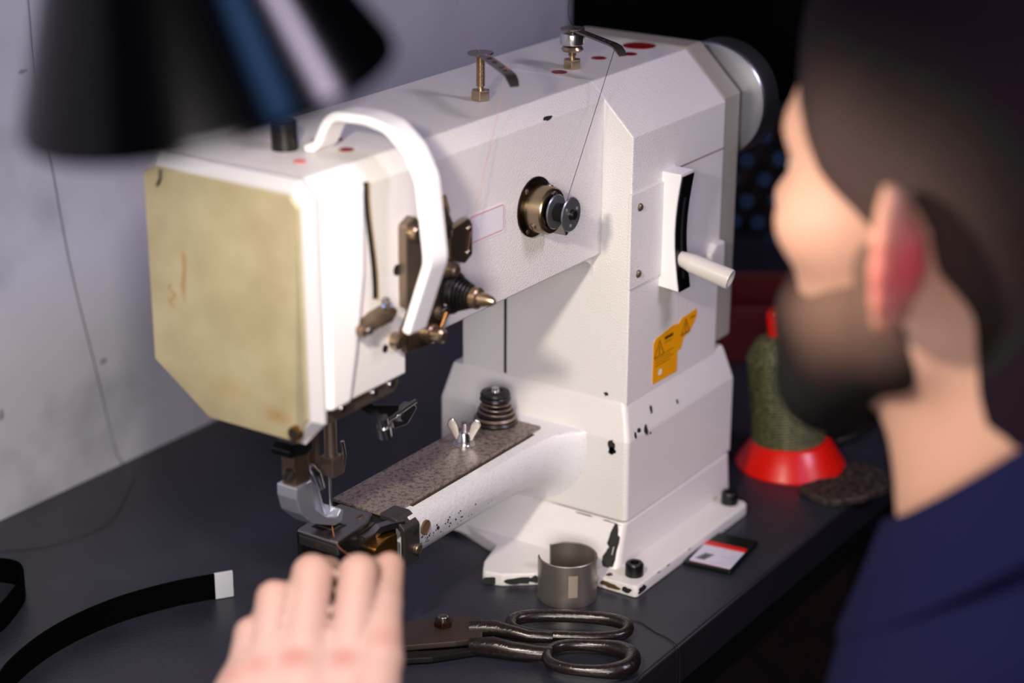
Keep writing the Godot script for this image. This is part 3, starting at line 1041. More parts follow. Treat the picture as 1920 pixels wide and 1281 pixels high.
func needle_parts() -> void:
	var s := Mesher.new()
	# presser bar and needle bar
	s.lathe([[0.0050, 0.150], [0.0050, 0.214]], Transform3D(Basis(), Vector3(-0.2115, 0.0, -0.1175)), 18)
	part("presser_bar", s, M.old_steel, mc)
	s = Mesher.new()
	s.lathe([[0.0042, 0.150], [0.0042, 0.214]], Transform3D(Basis(), Vector3(-0.1990, 0.0, -0.1120)), 18)
	part("needle_bar", s, M.old_steel, mc)
	s = Mesher.new()
	s.box(Vector3(-0.2045, 0.1420, -0.1175), Vector3(-0.1925, 0.1560, -0.1060), 0.0015)
	part("needle_clamp", s, M.old_steel, mc)
	s = Mesher.new()
	s.lathe([[0.0005, 0.106], [0.0010, 0.112], [0.0011, 0.143]], Transform3D(Basis(), Vector3(-0.2005, 0.0, -0.1125)), 10)
	part("needle", s, M.chrome, mc)
	s = Mesher.new()
	s.tube([Vector3(-0.1885, 0.162, -0.111), Vector3(-0.187, 0.152, -0.1105), Vector3(-0.1895, 0.142, -0.1105)], 0.0013, 8)
	part("thread_guide", s, M.chrome, mc)
	# lifter: black knob, clamp block with screw, bright bent foot
	s = Mesher.new()
	s.prism(Mesher.rounded(P2([-0.2465, 0.1715, -0.2475, 0.1765, -0.2425, 0.1795, -0.2255, 0.1775, -0.2235, 0.1720, -0.2300, 0.1690]), 0.002, 3), XF_Z, -0.121, -0.105, 0.001)
	part("foot_knob", s, M.black, mc)
	s = Mesher.new()
	s.box(Vector3(-0.2410, 0.1480, -0.1180), Vector3(-0.2260, 0.1710, -0.1070), 0.0012)
	var hb := part("foot_clamp", s, smat(Color(0.46, 0.37, 0.31), 0.4, 0.85), mc)
	slot_screw("clamp_screw", Vector3(-0.2410, 0.1575, -0.1115), Vector3(-0.75, 0, 0.66), 0.0042, 0.003, M.dark_steel, hb, Vector3(0.4, 1, 0.4))
	s = Mesher.new()
	s.prism(Mesher.rounded(P2([-0.2425, 0.1500, -0.2425, 0.1420, -0.2395, 0.1310, -0.2275, 0.1195, -0.2050, 0.1095, -0.1975, 0.1095, -0.1955, 0.1165, -0.1985, 0.1195, -0.2030, 0.1150, -0.2130, 0.1190, -0.2245, 0.1300, -0.2265, 0.1500]), [0.001, 0.001, 0.003, 0.004, 0.002, 0.001, 0.001, 0.001, 0.002, 0.004, 0.005, 0.001], 3), XF_Z, -0.1215, -0.1050, 0.0014)
	var ft := part("presser_foot", s, M.bright, mc)
	ft.set_meta("label", "bright bent presser foot")
	# inner vibrating foot and its shank
	s = Mesher.new()
	s.tube([Vector3(-0.2195, 0.152, -0.113), Vector3(-0.2165, 0.135, -0.113), Vector3(-0.2095, 0.116, -0.113), Vector3(-0.2040, 0.1110, -0.113)], [0.0040, 0.0042, 0.0036, 0.003], 12)
	part("inner_foot", s, M.bright, mc)
	s = Mesher.new()
	s.tube([Vector3(-0.2235, 0.157, -0.110), Vector3(-0.2205, 0.1515, -0.1075), Vector3(-0.2150, 0.140, -0.108)], [0.0032, 0.0038, 0.003], 12)
	part("foot_link", s, M.chrome, mc)
	s = Mesher.new()
	s.box(Vector3(-0.2200, 0.150, -0.1215), Vector3(-0.2080, 0.2135, -0.1130), 0.001)
	part("foot_bar", s, smat(Color(0.50, 0.38, 0.32), 0.4, 0.85), mc)
	# swinging edge guide below the head
	s = Mesher.new()
	s.sweep(P2([-0.0012, -0.0032, 0.0012, -0.0032, 0.0012, 0.0032, -0.0012, 0.0032]), [Vector3(-0.2040, 0.2000, -0.0820), Vector3(-0.1950, 0.1930, -0.0815), Vector3(-0.1680, 0.1840, -0.0815)], Vector3(0, 1, 0))
	part("guide_arm", s, M.black, mc)
	s = Mesher.new()
	s.prism(Mesher.rounded(P2([-0.180, 0.1830, -0.157, 0.1860, -0.1525, 0.1815, -0.163, 0.1735, -0.177, 0.1745]), 0.002, 3), XF_Z, -0.0835, -0.0765, 0.0006)
	var gp := part("guide_plate", s, M.chrome, mc)
	s = Mesher.new()
	s.tube([Vector3(-0.1880, 0.1835, -0.0755), Vector3(-0.1560, 0.1875, -0.0755)], 0.0015, 10)
	part("guide_pin", s, M.chrome, gp)
	s = Mesher.new()
	s.lathe([[0.0048, -0.007], [0.0048, 0.001], [0.0036, 0.0012], [0.0036, 0.008], [0.0, 0.008]], turned(Vector3(-0.1875, 0.1795, -0.0775), Vector3(-0.25, 0.85, 0.1)), 18)
	part("guide_knob", s, M.chrome, gp)
	s = Mesher.new()
	s.lathe([[0.0028, -0.001], [0.0028, 0.0045], [0.0, 0.0048]], turned(Vector3(-0.1735, 0.1815, -0.0765), Vector3(0, 0.3, 1)), 14)
	part("guide_screw", s, M.chrome, gp)

func winder() -> void:
	var o := Vector3(-0.0500, 0.2965, -0.054)
	var Z := Vector3(0, 0, 1)
	var s := Mesher.new()
	s.lathe([[0.0205, -0.001], [0.0205, 0.0012], [0.0198, 0.0016], [0.0155, 0.0016]], turned(o, Z), 40)
	var pl := part("winder_plate", s, smat(Color(0.22, 0.17, 0.12), 0.35, 1.0), mc)
	for a in [0.6, 2.3, 4.1]:
		slot_screw("screw", o + Vector3(cos(a) * 0.018, sin(a) * 0.018, 0.0014), Z, 0.0017, 0.0007, M.old_steel, pl)
	s = Mesher.new()
	var h := o + Vector3(0.001, -0.001, 0)
	s.lathe([[0.0160, 0.0], [0.0160, 0.0125], [0.0150, 0.0140], [0.0120, 0.0140], [0.0118, 0.006], [0.0, 0.006]], turned(h, Z), 36)
	var hub := part("winder_hub", s, smat(Color(0.62, 0.55, 0.45), 0.3, 1.0), mc)
	for a in [PI * 1.18, PI * 1.62, PI * 0.35]:
		slot_screw("screw", h + Vector3(cos(a) * 0.0158, sin(a) * 0.0158, 0.007), Vector3(cos(a), sin(a), 0), 0.0024, 0.0012, M.old_steel, hub)
	s = Mesher.new()
	s.box(Vector3(-0.0012, 0.0005, 0.008), Vector3(0.0165, 0.0055, 0.0195), 0.0012, Transform3D(Basis(Z, -1.15), h + Vector3(0.002, -0.004, 0)))
	s.box(Vector3(-0.0012, -0.002, 0.012), Vector3(0.010, 0.002, 0.0165), 0.0008, Transform3D(Basis(Z, 1.9), h + Vector3(0.002, 0.004, 0)))
	part("winder_catch", s, M.steel, mc)
	s = Mesher.new()
	s.lathe([[0.0035, 0.0], [0.0030, 0.0315], [0.0, 0.0318]], turned(h, Z), 16)
	part("winder_spindle", s, M.dark_steel, mc)
	# the bobbin on the spindle: a thing of its own
	var b := thing("bobbin", "small grey aluminium bobbin with black thread on the machine's winder spindle", "bobbin", h + Vector3(0, 0, 0.0165))
	for z in [0.0, 0.0115]:
		s = Mesher.new()
		s.lathe([[0.0034, -0.0006], [0.0112, -0.0006], [0.0118, 0.0], [0.0112, 0.0006], [0.0034, 0.0006]], turned(Vector3(0, 0, z), Z), 40)
		var fl := part("bobbin_flange", s, smat(Color(0.60, 0.61, 0.63), 0.35, 0.85), b)
		if z > 0.0:
			s = Mesher.new()
			s.lathe([[0.0038, 0.0004], [0.0036, 0.0010], [0.0026, 0.0010], [0.0024, 0.0004]], turned(Vector3(0, 0, z), Z), 20)
			part("bore_rim", s, M.dark_steel, fl)
			for k in 3:
				var a := k * TAU / 3 + 0.4
				s = Mesher.new()
				s.lathe([[0.0011, 0.0], [0.0011, 0.0008], [0.0, 0.0008]], turned(Vector3(cos(a) * 0.0074, sin(a) * 0.0074, z), Z), 12)
				part("flange_hole", s, smat(Color(0.5, 0.5, 0.52), 0.5), fl)
	s = Mesher.new()
	s.lathe(ridged(0.0062, 0.0006, 0.0110, 0.0007), turned(Vector3.ZERO, Z), 24)
	part("wound_thread", s, M.thread_black, b)

func tension_parts() -> void:
	var Z := Vector3(0, 0, 1)
	var s := Mesher.new()
	var zf := -0.054
	# upper plates near the guard
	s = Mesher.new()
	s.prism(Mesher.rounded(P2([-0.2000, 0.268, -0.2000, 0.3210, -0.1900, 0.3250, -0.1840, 0.3190, -0.1840, 0.268]), 0.003, 3), XF_Z, zf - 0.001, zf + 0.006, 0.0008)
	part("take_up_slide", s, M.old_steel, mc)
	s = Mesher.new()
	s.prism(Mesher.rounded(P2([-0.1720, 0.262, -0.1720, 0.322, -0.1570, 0.3245, -0.1480, 0.310, -0.1480, 0.282, -0.1560, 0.262]), 0.004, 3), XF_Z, zf - 0.001, zf + 0.004, 0.0008)
	var tp := part("tension_plate", s, M.old_steel, mc)
	s = Mesher.new()
	s.prism(Mesher.rounded(P2([-0.1560, 0.2880, -0.1560, 0.3080, -0.1360, 0.3110, -0.1320, 0.3060, -0.1320, 0.2860, -0.1400, 0.2820]), 0.003, 3), XF_Z, zf + 0.002, zf + 0.0075, 0.001)
	part("guide_block", s, M.nickel, mc)
	for q in [[-0.1360, 0.3040], [-0.1370, 0.2885]]:
		slot_screw("screw", Vector3(q[0], q[1], zf + 0.0075), Z, 0.0020, 0.001, M.chrome, tp)
	for q in [[-0.1930, 0.3150, 0.0060, 0.010, M.nickel], [-0.1600, 0.3080, 0.0070, 0.009, M.nickel], [-0.1580, 0.2830, 0.0055, 0.014, M.old_steel], [-0.1650, 0.2560, 0.0045, 0.010, M.old_steel]]:
		s = Mesher.new()
		s.lathe([[q[2], 0.0], [q[2], q[3] * 0.5], [q[2] * 0.8, q[3] * 0.55], [q[2] * 0.8, q[3] * 0.9], [q[2] * 0.6, q[3]], [0.0, q[3]]], turned(Vector3(q[0], q[1], zf), Z), 22)
		part("tension_stud", s, q[4], mc)
	s = Mesher.new()
	s.prism(Mesher.rounded(P2([-0.1695, 0.3235, -0.1520, 0.3290, -0.1480, 0.3180, -0.1490, 0.3130, -0.1530, 0.3200, -0.1670, 0.3165]), 0.001, 2), XF_Z, zf - 0.001, zf + 0.0012)
	part("oil_stain", s, M.ochre, mc)
	# main tension: discs, spring, knurled nut
	var o := Vector3(-0.1530, 0.2660, zf)
	for q in [[0.0125, 0.003, 0.005], [0.0135, 0.0055, 0.0075], [0.0135, 0.0080, 0.010]]:
		s = Mesher.new()
		s.lathe([[0.004, q[1] + 0.0008], [q[0] - 0.003, q[1]], [q[0], q[1] + 0.0008], [q[0] - 0.002, q[2]], [0.004, q[2]]], turned(o, Z), 30)
		part("tension_disc", s, M.dark_steel if q[1] < 0.007 else M.steel, mc)
	s = Mesher.new()
	var hp := []
	for i in 81:
		var f := i / 80.0
		var a := TAU * 5.0 * f
		var r := lerpf(0.0110, 0.0065, f)
		hp.append(o + Vector3(cos(a) * r, sin(a) * r, 0.010 + 0.0115 * f))
	s.tube(hp, 0.0010, 7)
	part("tension_spring", s, M.dark_steel, mc)
	s = Mesher.new()
	s.lathe([[0.0062, 0.0215], [0.0070, 0.0225], [0.0070, 0.0265], [0.0060, 0.0275], [0.0045, 0.0278], [0.0045, 0.0310], [0.0030, 0.0365], [0.0016, 0.0385], [0.0, 0.0388]], turned(o, Z), 24)
	part("tension_nut", s, M.nickel, mc)
	s = Mesher.new()
	s.lathe([[0.003, 0.0], [0.003, 0.03]], turned(o, Z), 12)
	part("tension_post", s, M.dark_steel, mc)
	s = Mesher.new()
	s.prism(Mesher.rounded(P2([-0.0075, -0.0012, 0.0075, -0.0012, 0.0075, 0.0012, -0.0075, 0.0012]), 0.001, 2), Transform3D(Basis(Z, 0.1), o + Vector3(-0.0135, -0.0065, 0.010)), 0.0, 0.002, 0.0005)
	part("check_lever", s, M.chrome, mc)
	s = Mesher.new()
	s.tube([o + Vector3(-0.0150, -0.0075, 0.0125), o + Vector3(-0.0185, -0.0155, 0.0110), o + Vector3(-0.0225, -0.023, 0.008)], 0.0009, 8)
	part("check_spring", s, smat(Color(0.72, 0.48, 0.26), 0.35, 0.8), mc)
	# base block of the tension unit reaching down to the lower screw
	s = Mesher.new()
	s.prism(Mesher.rounded(P2([-0.1980, 0.2380, -0.2020, 0.2520, -0.1880, 0.2700, -0.1450, 0.2600, -0.1500, 0.2530, -0.1660, 0.2440, -0.1740, 0.2370]), 0.003, 3), XF_Z, zf - 0.003, zf + 0.0045, 0.001)
	part("tension_base", s, smat(Color(0.36, 0.30, 0.25), 0.4, 0.85), mc)
	s = Mesher.new()
	s.lathe([[0.0062, 0.0], [0.0062, 0.006], [0.0048, 0.007], [0.0048, 0.013], [0.003, 0.0145], [0.0, 0.0145]], turned(Vector3(-0.1790, 0.2470, zf + 0.004), Z), 20)
	part("lower_stud", s, M.nickel, mc)
	s = Mesher.new()
	s.lathe([[0.0054, 0.0], [0.0054, 0.005], [0.0040, 0.0062], [0.0, 0.0062]], turned(Vector3(-0.2060, 0.2490, zf), Z), 18)
	part("lower_screw", s, M.nickel, mc)
	s = Mesher.new()
	s.lathe([[0.0026, -0.001], [0.0026, 0.0004], [0.0, 0.0004]], turned(Vector3(-0.2150, 0.2462, zf), Z), 16)
	part("oil_hole", s, M.gap, mc)
	s = Mesher.new()
	s.lathe([[0.0035, -0.001], [0.0035, 0.0006], [0.0, 0.0006]], turned(Vector3(-0.2020, 0.2930, zf), Z), 16)
	part("slide_hole", s, M.gap, mc)
	# clamp-shaped thread guide on the left
	s = Mesher.new()
	s.prism(Mesher.rounded(P2([-0.2470, 0.2640, -0.2480, 0.2700, -0.2320, 0.2745, -0.2180, 0.2760, -0.2120, 0.2720, -0.2180, 0.2660, -0.2330, 0.2660]), 0.002, 3), XF_Z, zf, zf + 0.009, 0.001)
	var tg := part("thread_clamp", s, smat(Color(0.50, 0.43, 0.36), 0.38, 0.85), mc)
	s = Mesher.new()
	s.torus(P2([0.0052, -0.0012, 0.0062, 0.0, 0.0052, 0.0012, 0.0042, 0.0]), turned(Vector3(-0.2200, 0.2760, zf + 0.006), Vector3(0.3, 0.4, 1)), 22)
	part("clamp_ring", s, M.chrome, tg)
	slot_screw("screw", Vector3(-0.2415, 0.2675, zf + 0.009), Z, 0.0024, 0.0012, M.chrome, tg)

func posts() -> void:
	var Y := Vector3(0, 1, 0)
	for q in [[Vector3(-0.0527, 0.364, -0.0956), 0.0305, Vector3(-0.040, -0.002, 0.0525), false], [Vector3(0.0650, 0.364, -0.0980), 0.0275, Vector3(-0.0235, -0.003, 0.0535), true]]:
		var o: Vector3 = q[0]
		var up: float = q[1]
		var s := Mesher.new()
		s.prism(Mesher.rounded(hexa(0.0066), 0.0006, 2), along(o, Y), 0.0, 0.0068, 0.0007)
		var post := part("thread_post", s, M.nickel, mc)
		s = Mesher.new()
		s.lathe([[0.0022, 0.006], [0.0022, 0.0095]] + ridged(0.0030, 0.0095, up, 0.0011) + [[0.0, up]], Transform3D(Basis(), o), 16)
		part("threaded_rod", s, M.nickel, post)
		if q[3]:
			s = Mesher.new()
			s.lathe([[0.003, 0.0125], [0.0070, 0.0125], [0.0080, 0.0140], [0.0070, 0.0158], [0.003, 0.0160]], Transform3D(Basis(), o), 28)
			part("washer", s, M.nickel, post)
			s = Mesher.new()
			s.lathe([[0.0050, 0.0165], [0.0085, 0.0175], [0.0088, 0.0185], [0.0088, 0.0240], [0.0080, 0.0255], [0.004, 0.0260]], Transform3D(Basis(), o), 28)
			part("collar", s, M.chrome, post)
		# perforated guide arm
		var d: Vector3 = q[2]
		var fl := Vector3(d.x, 0, d.z).normalized()
		var side := fl.cross(Y)
		var len := d.length()
		var top := o + Vector3(0, up, 0)
		s = Mesher.new()
		s.lathe([[0.0085, 0.0], [0.0088, 0.0006], [0.0085, 0.0014], [0.0, 0.0014]], Transform3D(Basis(), top), 30)
		var armn := part("guide_arm", s, smat(Color(0.56, 0.52, 0.48), 0.26, 0.95), post)
		s = Mesher.new()
		var path := [top + fl * 0.003 + Y * 0.0008]
		for k in 8:
			var f := k / 7.0
			path.append(top + d * (0.15 + 0.68 * f) + Y * 0.0008)
		path.append(top + d * 0.93 + Y * 0.0002)
		path.append(top + d * 1.0 + Y * -0.0020)
		path.append(top + d * 1.05 + Y * -0.0046)
		s.sweep(Mesher.rounded(P2([-0.0040, -0.0007, 0.0040, -0.0007, 0.0040, 0.0007, -0.0040, 0.0007]), 0.0005, 2), path, Y, false, [1, 1, 1, 1, 1, 1, 1, 1, 1, 1, 0.95, 0.75])
		part("arm_strip", s, smat(Color(0.56, 0.52, 0.48), 0.26, 0.95), post)
		for f in [0.28, 0.44, 0.66, 0.78]:
			s = Mesher.new()
			s.lathe([[0.0017, -0.0012], [0.0017, 0.0009], [0.0, 0.0009]], turned(top + d * f + Y * 0.0009, Y - d.normalized() * 0.05), 14)
			part("thread_hole", s, M.gap, post)
	# red oil plugs on top
	for q in [[0.161, -0.099, 0.0125], [0.1305, -0.0895, 0.0058], [0.1055, -0.1005, 0.0056], [0.0490, -0.0985, 0.0056], [-0.207, -0.0865, 0.0046], [-0.1905, -0.107, 0.0036], [-0.244, -0.092, 0.0038]]:
		var s := Mesher.new()
		s.lathe([[q[2], -0.001], [q[2], 0.0003], [q[2] * 0.9, 0.0005], [0.0, 0.0005]], Transform3D(Basis(), Vector3(q[0], 0.364, q[1])), 30)
		part("oil_plug", s, M.red if q[0] > -0.23 else smat(Color(0.85, 0.35, 0.36), 0.4), mc)

func lever_parts() -> void:
	var zf := -0.030
	var s := Mesher.new()
	s.prism(Mesher.rounded(P2([0.0345, 0.219, 0.0345, 0.2885, 0.0900, 0.2885, 0.0900, 0.219]), 0.0008, 2), XF_Z, zf - 0.001, zf + 0.0016, 0.0004)
	var pn := part("lever_panel", s, M.white, mc)
	for y in [0.2775, 0.2285]:
		s = Mesher.new()
		s.lathe([[0.0029, 0.0], [0.0029, 0.0008], [0.0020, 0.0018], [0.0, 0.0020]], turned(Vector3(0.0460, y, zf + 0.0016), Vector3(0, 0, 1)), 18)
		part("screw", s, M.old_steel, pn)
	# housing with a hollowed front; outline in (z, y)
	var hp := PackedVector2Array([Vector2(zf - 0.001, 0.2095), Vector2(zf - 0.001, 0.296)])
	for k in 9:
		var f := k / 8.0
		hp.append(Vector2(zf + 0.0155 - 0.0045 * sin(PI * f), lerpf(0.2955, 0.2080, f)))
	s = Mesher.new()
	s.prism(hp, XF_X, 0.0795, 0.0985, 0.0012)
	part("lever_housing", s, M.white_smooth, mc)
	var fp := PackedVector2Array()
	for k in 9:
		var f := k / 8.0
		fp.append(Vector2(zf + 0.0157 - 0.0045 * sin(PI * f) + 0.0006, lerpf(0.2935, 0.2075, f)))
	for k in 9:
		var f := 1.0 - k / 8.0
		fp.append(Vector2(zf + 0.0145 - 0.0045 * sin(PI * f), lerpf(0.2935, 0.2075, f)))
	s = Mesher.new()
	s.prism(fp, XF_X, 0.0812, 0.0972)
	var dial := part("lever_scale", s, M.black, mc)
	s = Mesher.new()
	var sp := PackedVector2Array()
	for k in 9:
		var f := 0.2 + 0.7 * k / 8.0
		sp.append(Vector2(zf + 0.0157 - 0.0045 * sin(PI * f) + 0.0008, lerpf(0.2935, 0.2075, f)))
	for k in 9:
		var f := 0.9 - 0.7 * k / 8.0
		sp.append(Vector2(zf + 0.0148 - 0.0045 * sin(PI * f), lerpf(0.2935, 0.2075, f)))
	s.prism(sp, XF_X, 0.0878, 0.0908)
	part("lever_slot", s, smat(Color(0.008, 0.008, 0.008), 0.9), dial)
	# the stitch length lever: a hollow white tube
	var a := Vector3(0.0885, 0.2310, zf + 0.0115)
	var d := Vector3(0.10, -0.25, 0.96).normalized()
	s = Mesher.new()
	s.lathe([[0.0, 0.0], [0.0052, 0.0], [0.0060, 0.004], [0.0066, 0.0080], [0.0072, 0.0100], [0.0076, 0.0400], [0.0072, 0.0412], [0.0058, 0.0412], [0.0054, 0.034], [0.0, 0.034]], turned(a, d), 24)
	part("stitch_lever", s, smat(Color(0.82, 0.80, 0.77), 0.35), mc)
	s = Mesher.new()
	s.lathe([[0.0, 0.0335], [0.0053, 0.0345], [0.0053, 0.0385]], turned(a, d), 18)
	part("lever_bore", s, smat(Color(0.10, 0.07, 0.05), 0.6), mc)
	# seam beside the lever and the small rib at the edge
	s = Mesher.new()
	s.box(Vector3(0.0985, 0.2928, zf - 0.001), Vector3(0.1715, 0.2938, zf + 0.00025))
	part("panel_seam", s, smat(Color(0.45, 0.40, 0.36), 0.7), mc)
	s = Mesher.new()
	s.prism(Mesher.rounded(P2([0.1480, 0.2000, 0.1480, 0.2160, 0.1560, 0.2230, 0.1705, 0.2230, 0.1705, 0.2000]), 0.003, 3), XF_Z, zf - 0.001, zf + 0.006, 0.002)
	part("rib", s, M.white, mc)

func labels() -> void:
	# rating label with a thin red outline on the arm
	var im := Image.create(128, 64, false, Image.FORMAT_RGB8)
	im.fill(Color(0.88, 0.86, 0.88))
	var f := FastNoiseLite.new()
	f.seed = 9
	f.frequency = 0.12
	for y in 64:
		for x in 128:
			var d := Vector2(maxf(absf(x - 63.5) - 54.0, 0.0), maxf(absf(y - 31.5) - 22.0, 0.0)).length()
			var c := Color(0.88, 0.865, 0.885).lerp(Color(0.80, 0.79, 0.82), clampf(f.get_noise_2d(x, y), 0.0, 1.0) * (0.6 if d < 1.0 else 0.0))
			if d > 3.6 and d < 5.6:
				c = Color(0.80, 0.42, 0.46)
			im.set_pixel(x, y, c)
	var m := smat(Color.WHITE, 0.4)
	m.albedo_texture = ImageTexture.create_from_image(im)
	var s := Mesher.new()
	s.prism(Mesher.rounded(P2([-0.1262, 0.2888, -0.1262, 0.3085, -0.0852, 0.3075, -0.0852, 0.2878]), 0.0015, 3), XF_Z, -0.0545, -0.05375)
	var o := part("rating_label", s, m, mc, 38.0, [Vector3(-0.1262, 0.3085, 0), Vector3(1.0 / 0.041, 0, 0), Vector3(0, -1.0 / 0.0202, 0)])
	o.set_meta("label", "faded rating label with a red outline")
	# yellow warning sticker
	im = Image.create(256, 160, false, Image.FORMAT_RGB8)
	var yel := Color(0.93, 0.62, 0.02)
	var ink := Color(0.30, 0.19, 0.02)
	im.fill(yel)
	_tri_mark(im, 34, 58, 26, ink)
	_tri_mark(im, 186, 36, 24, ink)
	im.fill_rect(Rect2i(64, 34, 50, 9), ink)
	im.fill_rect(Rect2i(64, 50, 44, 3), Color(0.55, 0.36, 0.02))
	im.fill_rect(Rect2i(214, 18, 26, 4), ink)
	for k in 4:
		im.fill_rect(Rect2i(12, 80 + k * 9, 105 - 18 * (k % 2), 3), Color(0.62, 0.40, 0.02))
	for y in 160:
		for x in 256:
			if Vector2((x - 42), (y - 132) * 1.2).length() < 11.0:
				im.set_pixel(x, y, Color(0.92, 0.90, 0.86))
	m = smat(Color.WHITE, 0.42)
	m.albedo_texture = ImageTexture.create_from_image(im)
	s = Mesher.new()
	s.prism(Mesher.rounded(P2([0.0742, 0.1345, 0.0742, 0.1665, 0.0775, 0.1695, 0.1040, 0.1730, 0.1110, 0.1715, 0.1160, 0.1745, 0.1390, 0.1760, 0.1395, 0.1690, 0.1290, 0.1600, 0.1200, 0.1580, 0.1165, 0.1500, 0.1110, 0.1500, 0.1110, 0.1335]), 0.0008, 2), XF_Z, -0.0305, -0.02975)
	o = part("warning_sticker", s, m, mc, 38.0, [Vector3(0.0742, 0.176, 0), Vector3(1.0 / 0.066, 0, 0), Vector3(0, -1.0 / 0.042, 0)])
	o.set_meta("label", "yellow warning sticker with black symbols")

func _tri_mark(im: Image, cx: int, cy: int, r: int, c: Color) -> void:
	for y in range(cy - r, cy + r):
		var half := (y - (cy - r)) * 0.58
		for x in range(cx - r - 6, cx + r + 6):
			var dx := absf(x - cx)
			var edge := dx > half - 4.0 and dx <= half or (y > cy + r - 5 and dx <= half)
			var bang := dx < 2.5 and y > cy - r / 3 and y < cy + r * 0.75
			if edge or bang:
				im.set_pixel(clampi(x, 0, 255), clampi(y, 0, 159), c)

func guard() -> void:
	# white bent take-up guard; path in the plane x = -0.213
	var pts := [Vector2(-0.106, 0.3645), Vector2(-0.098, 0.3675), Vector2(-0.090, 0.3830), Vector2(-0.083, 0.3880), Vector2(-0.060, 0.3885), Vector2(-0.045, 0.3855), Vector2(-0.031, 0.3740), Vector2(-0.022, 0.3570), Vector2(-0.0165, 0.3090), Vector2(-0.033, 0.2630)]
	var p2 := PackedVector2Array(pts)
	var path := []
	for i in p2.size():
		if i == 0 or i == p2.size() - 1:
			path.append(Vector3(-0.213, p2[i].y, p2[i].x))
			continue
		var a := p2[i] + (p2[i - 1] - p2[i]).limit_length(0.004)
		var b := p2[i] + (p2[i + 1] - p2[i]).limit_length(0.004)
		for k in 4:
			var f := k / 3.0
			var q := a.lerp(p2[i], f).lerp(p2[i].lerp(b, f), f)
			path.append(Vector3(-0.213, q.y, q.x))
	var s := Mesher.new()
	s.sweep(Mesher.rounded(P2([-0.0028, -0.0092, 0.0028, -0.0092, 0.0028, 0.0092, -0.0028, 0.0092]), 0.0015, 3), path, Vector3(1, 0, 0))
	var g := part("take_up_guard", s, M.white_smooth, mc)
	g.set_meta("label", "bent white bar guarding the thread take-up")
	slot_screw("screw", Vector3(-0.213, 0.3672, -0.104), Vector3(0, 1, 0), 0.0036, 0.0018, M.old_steel, g)


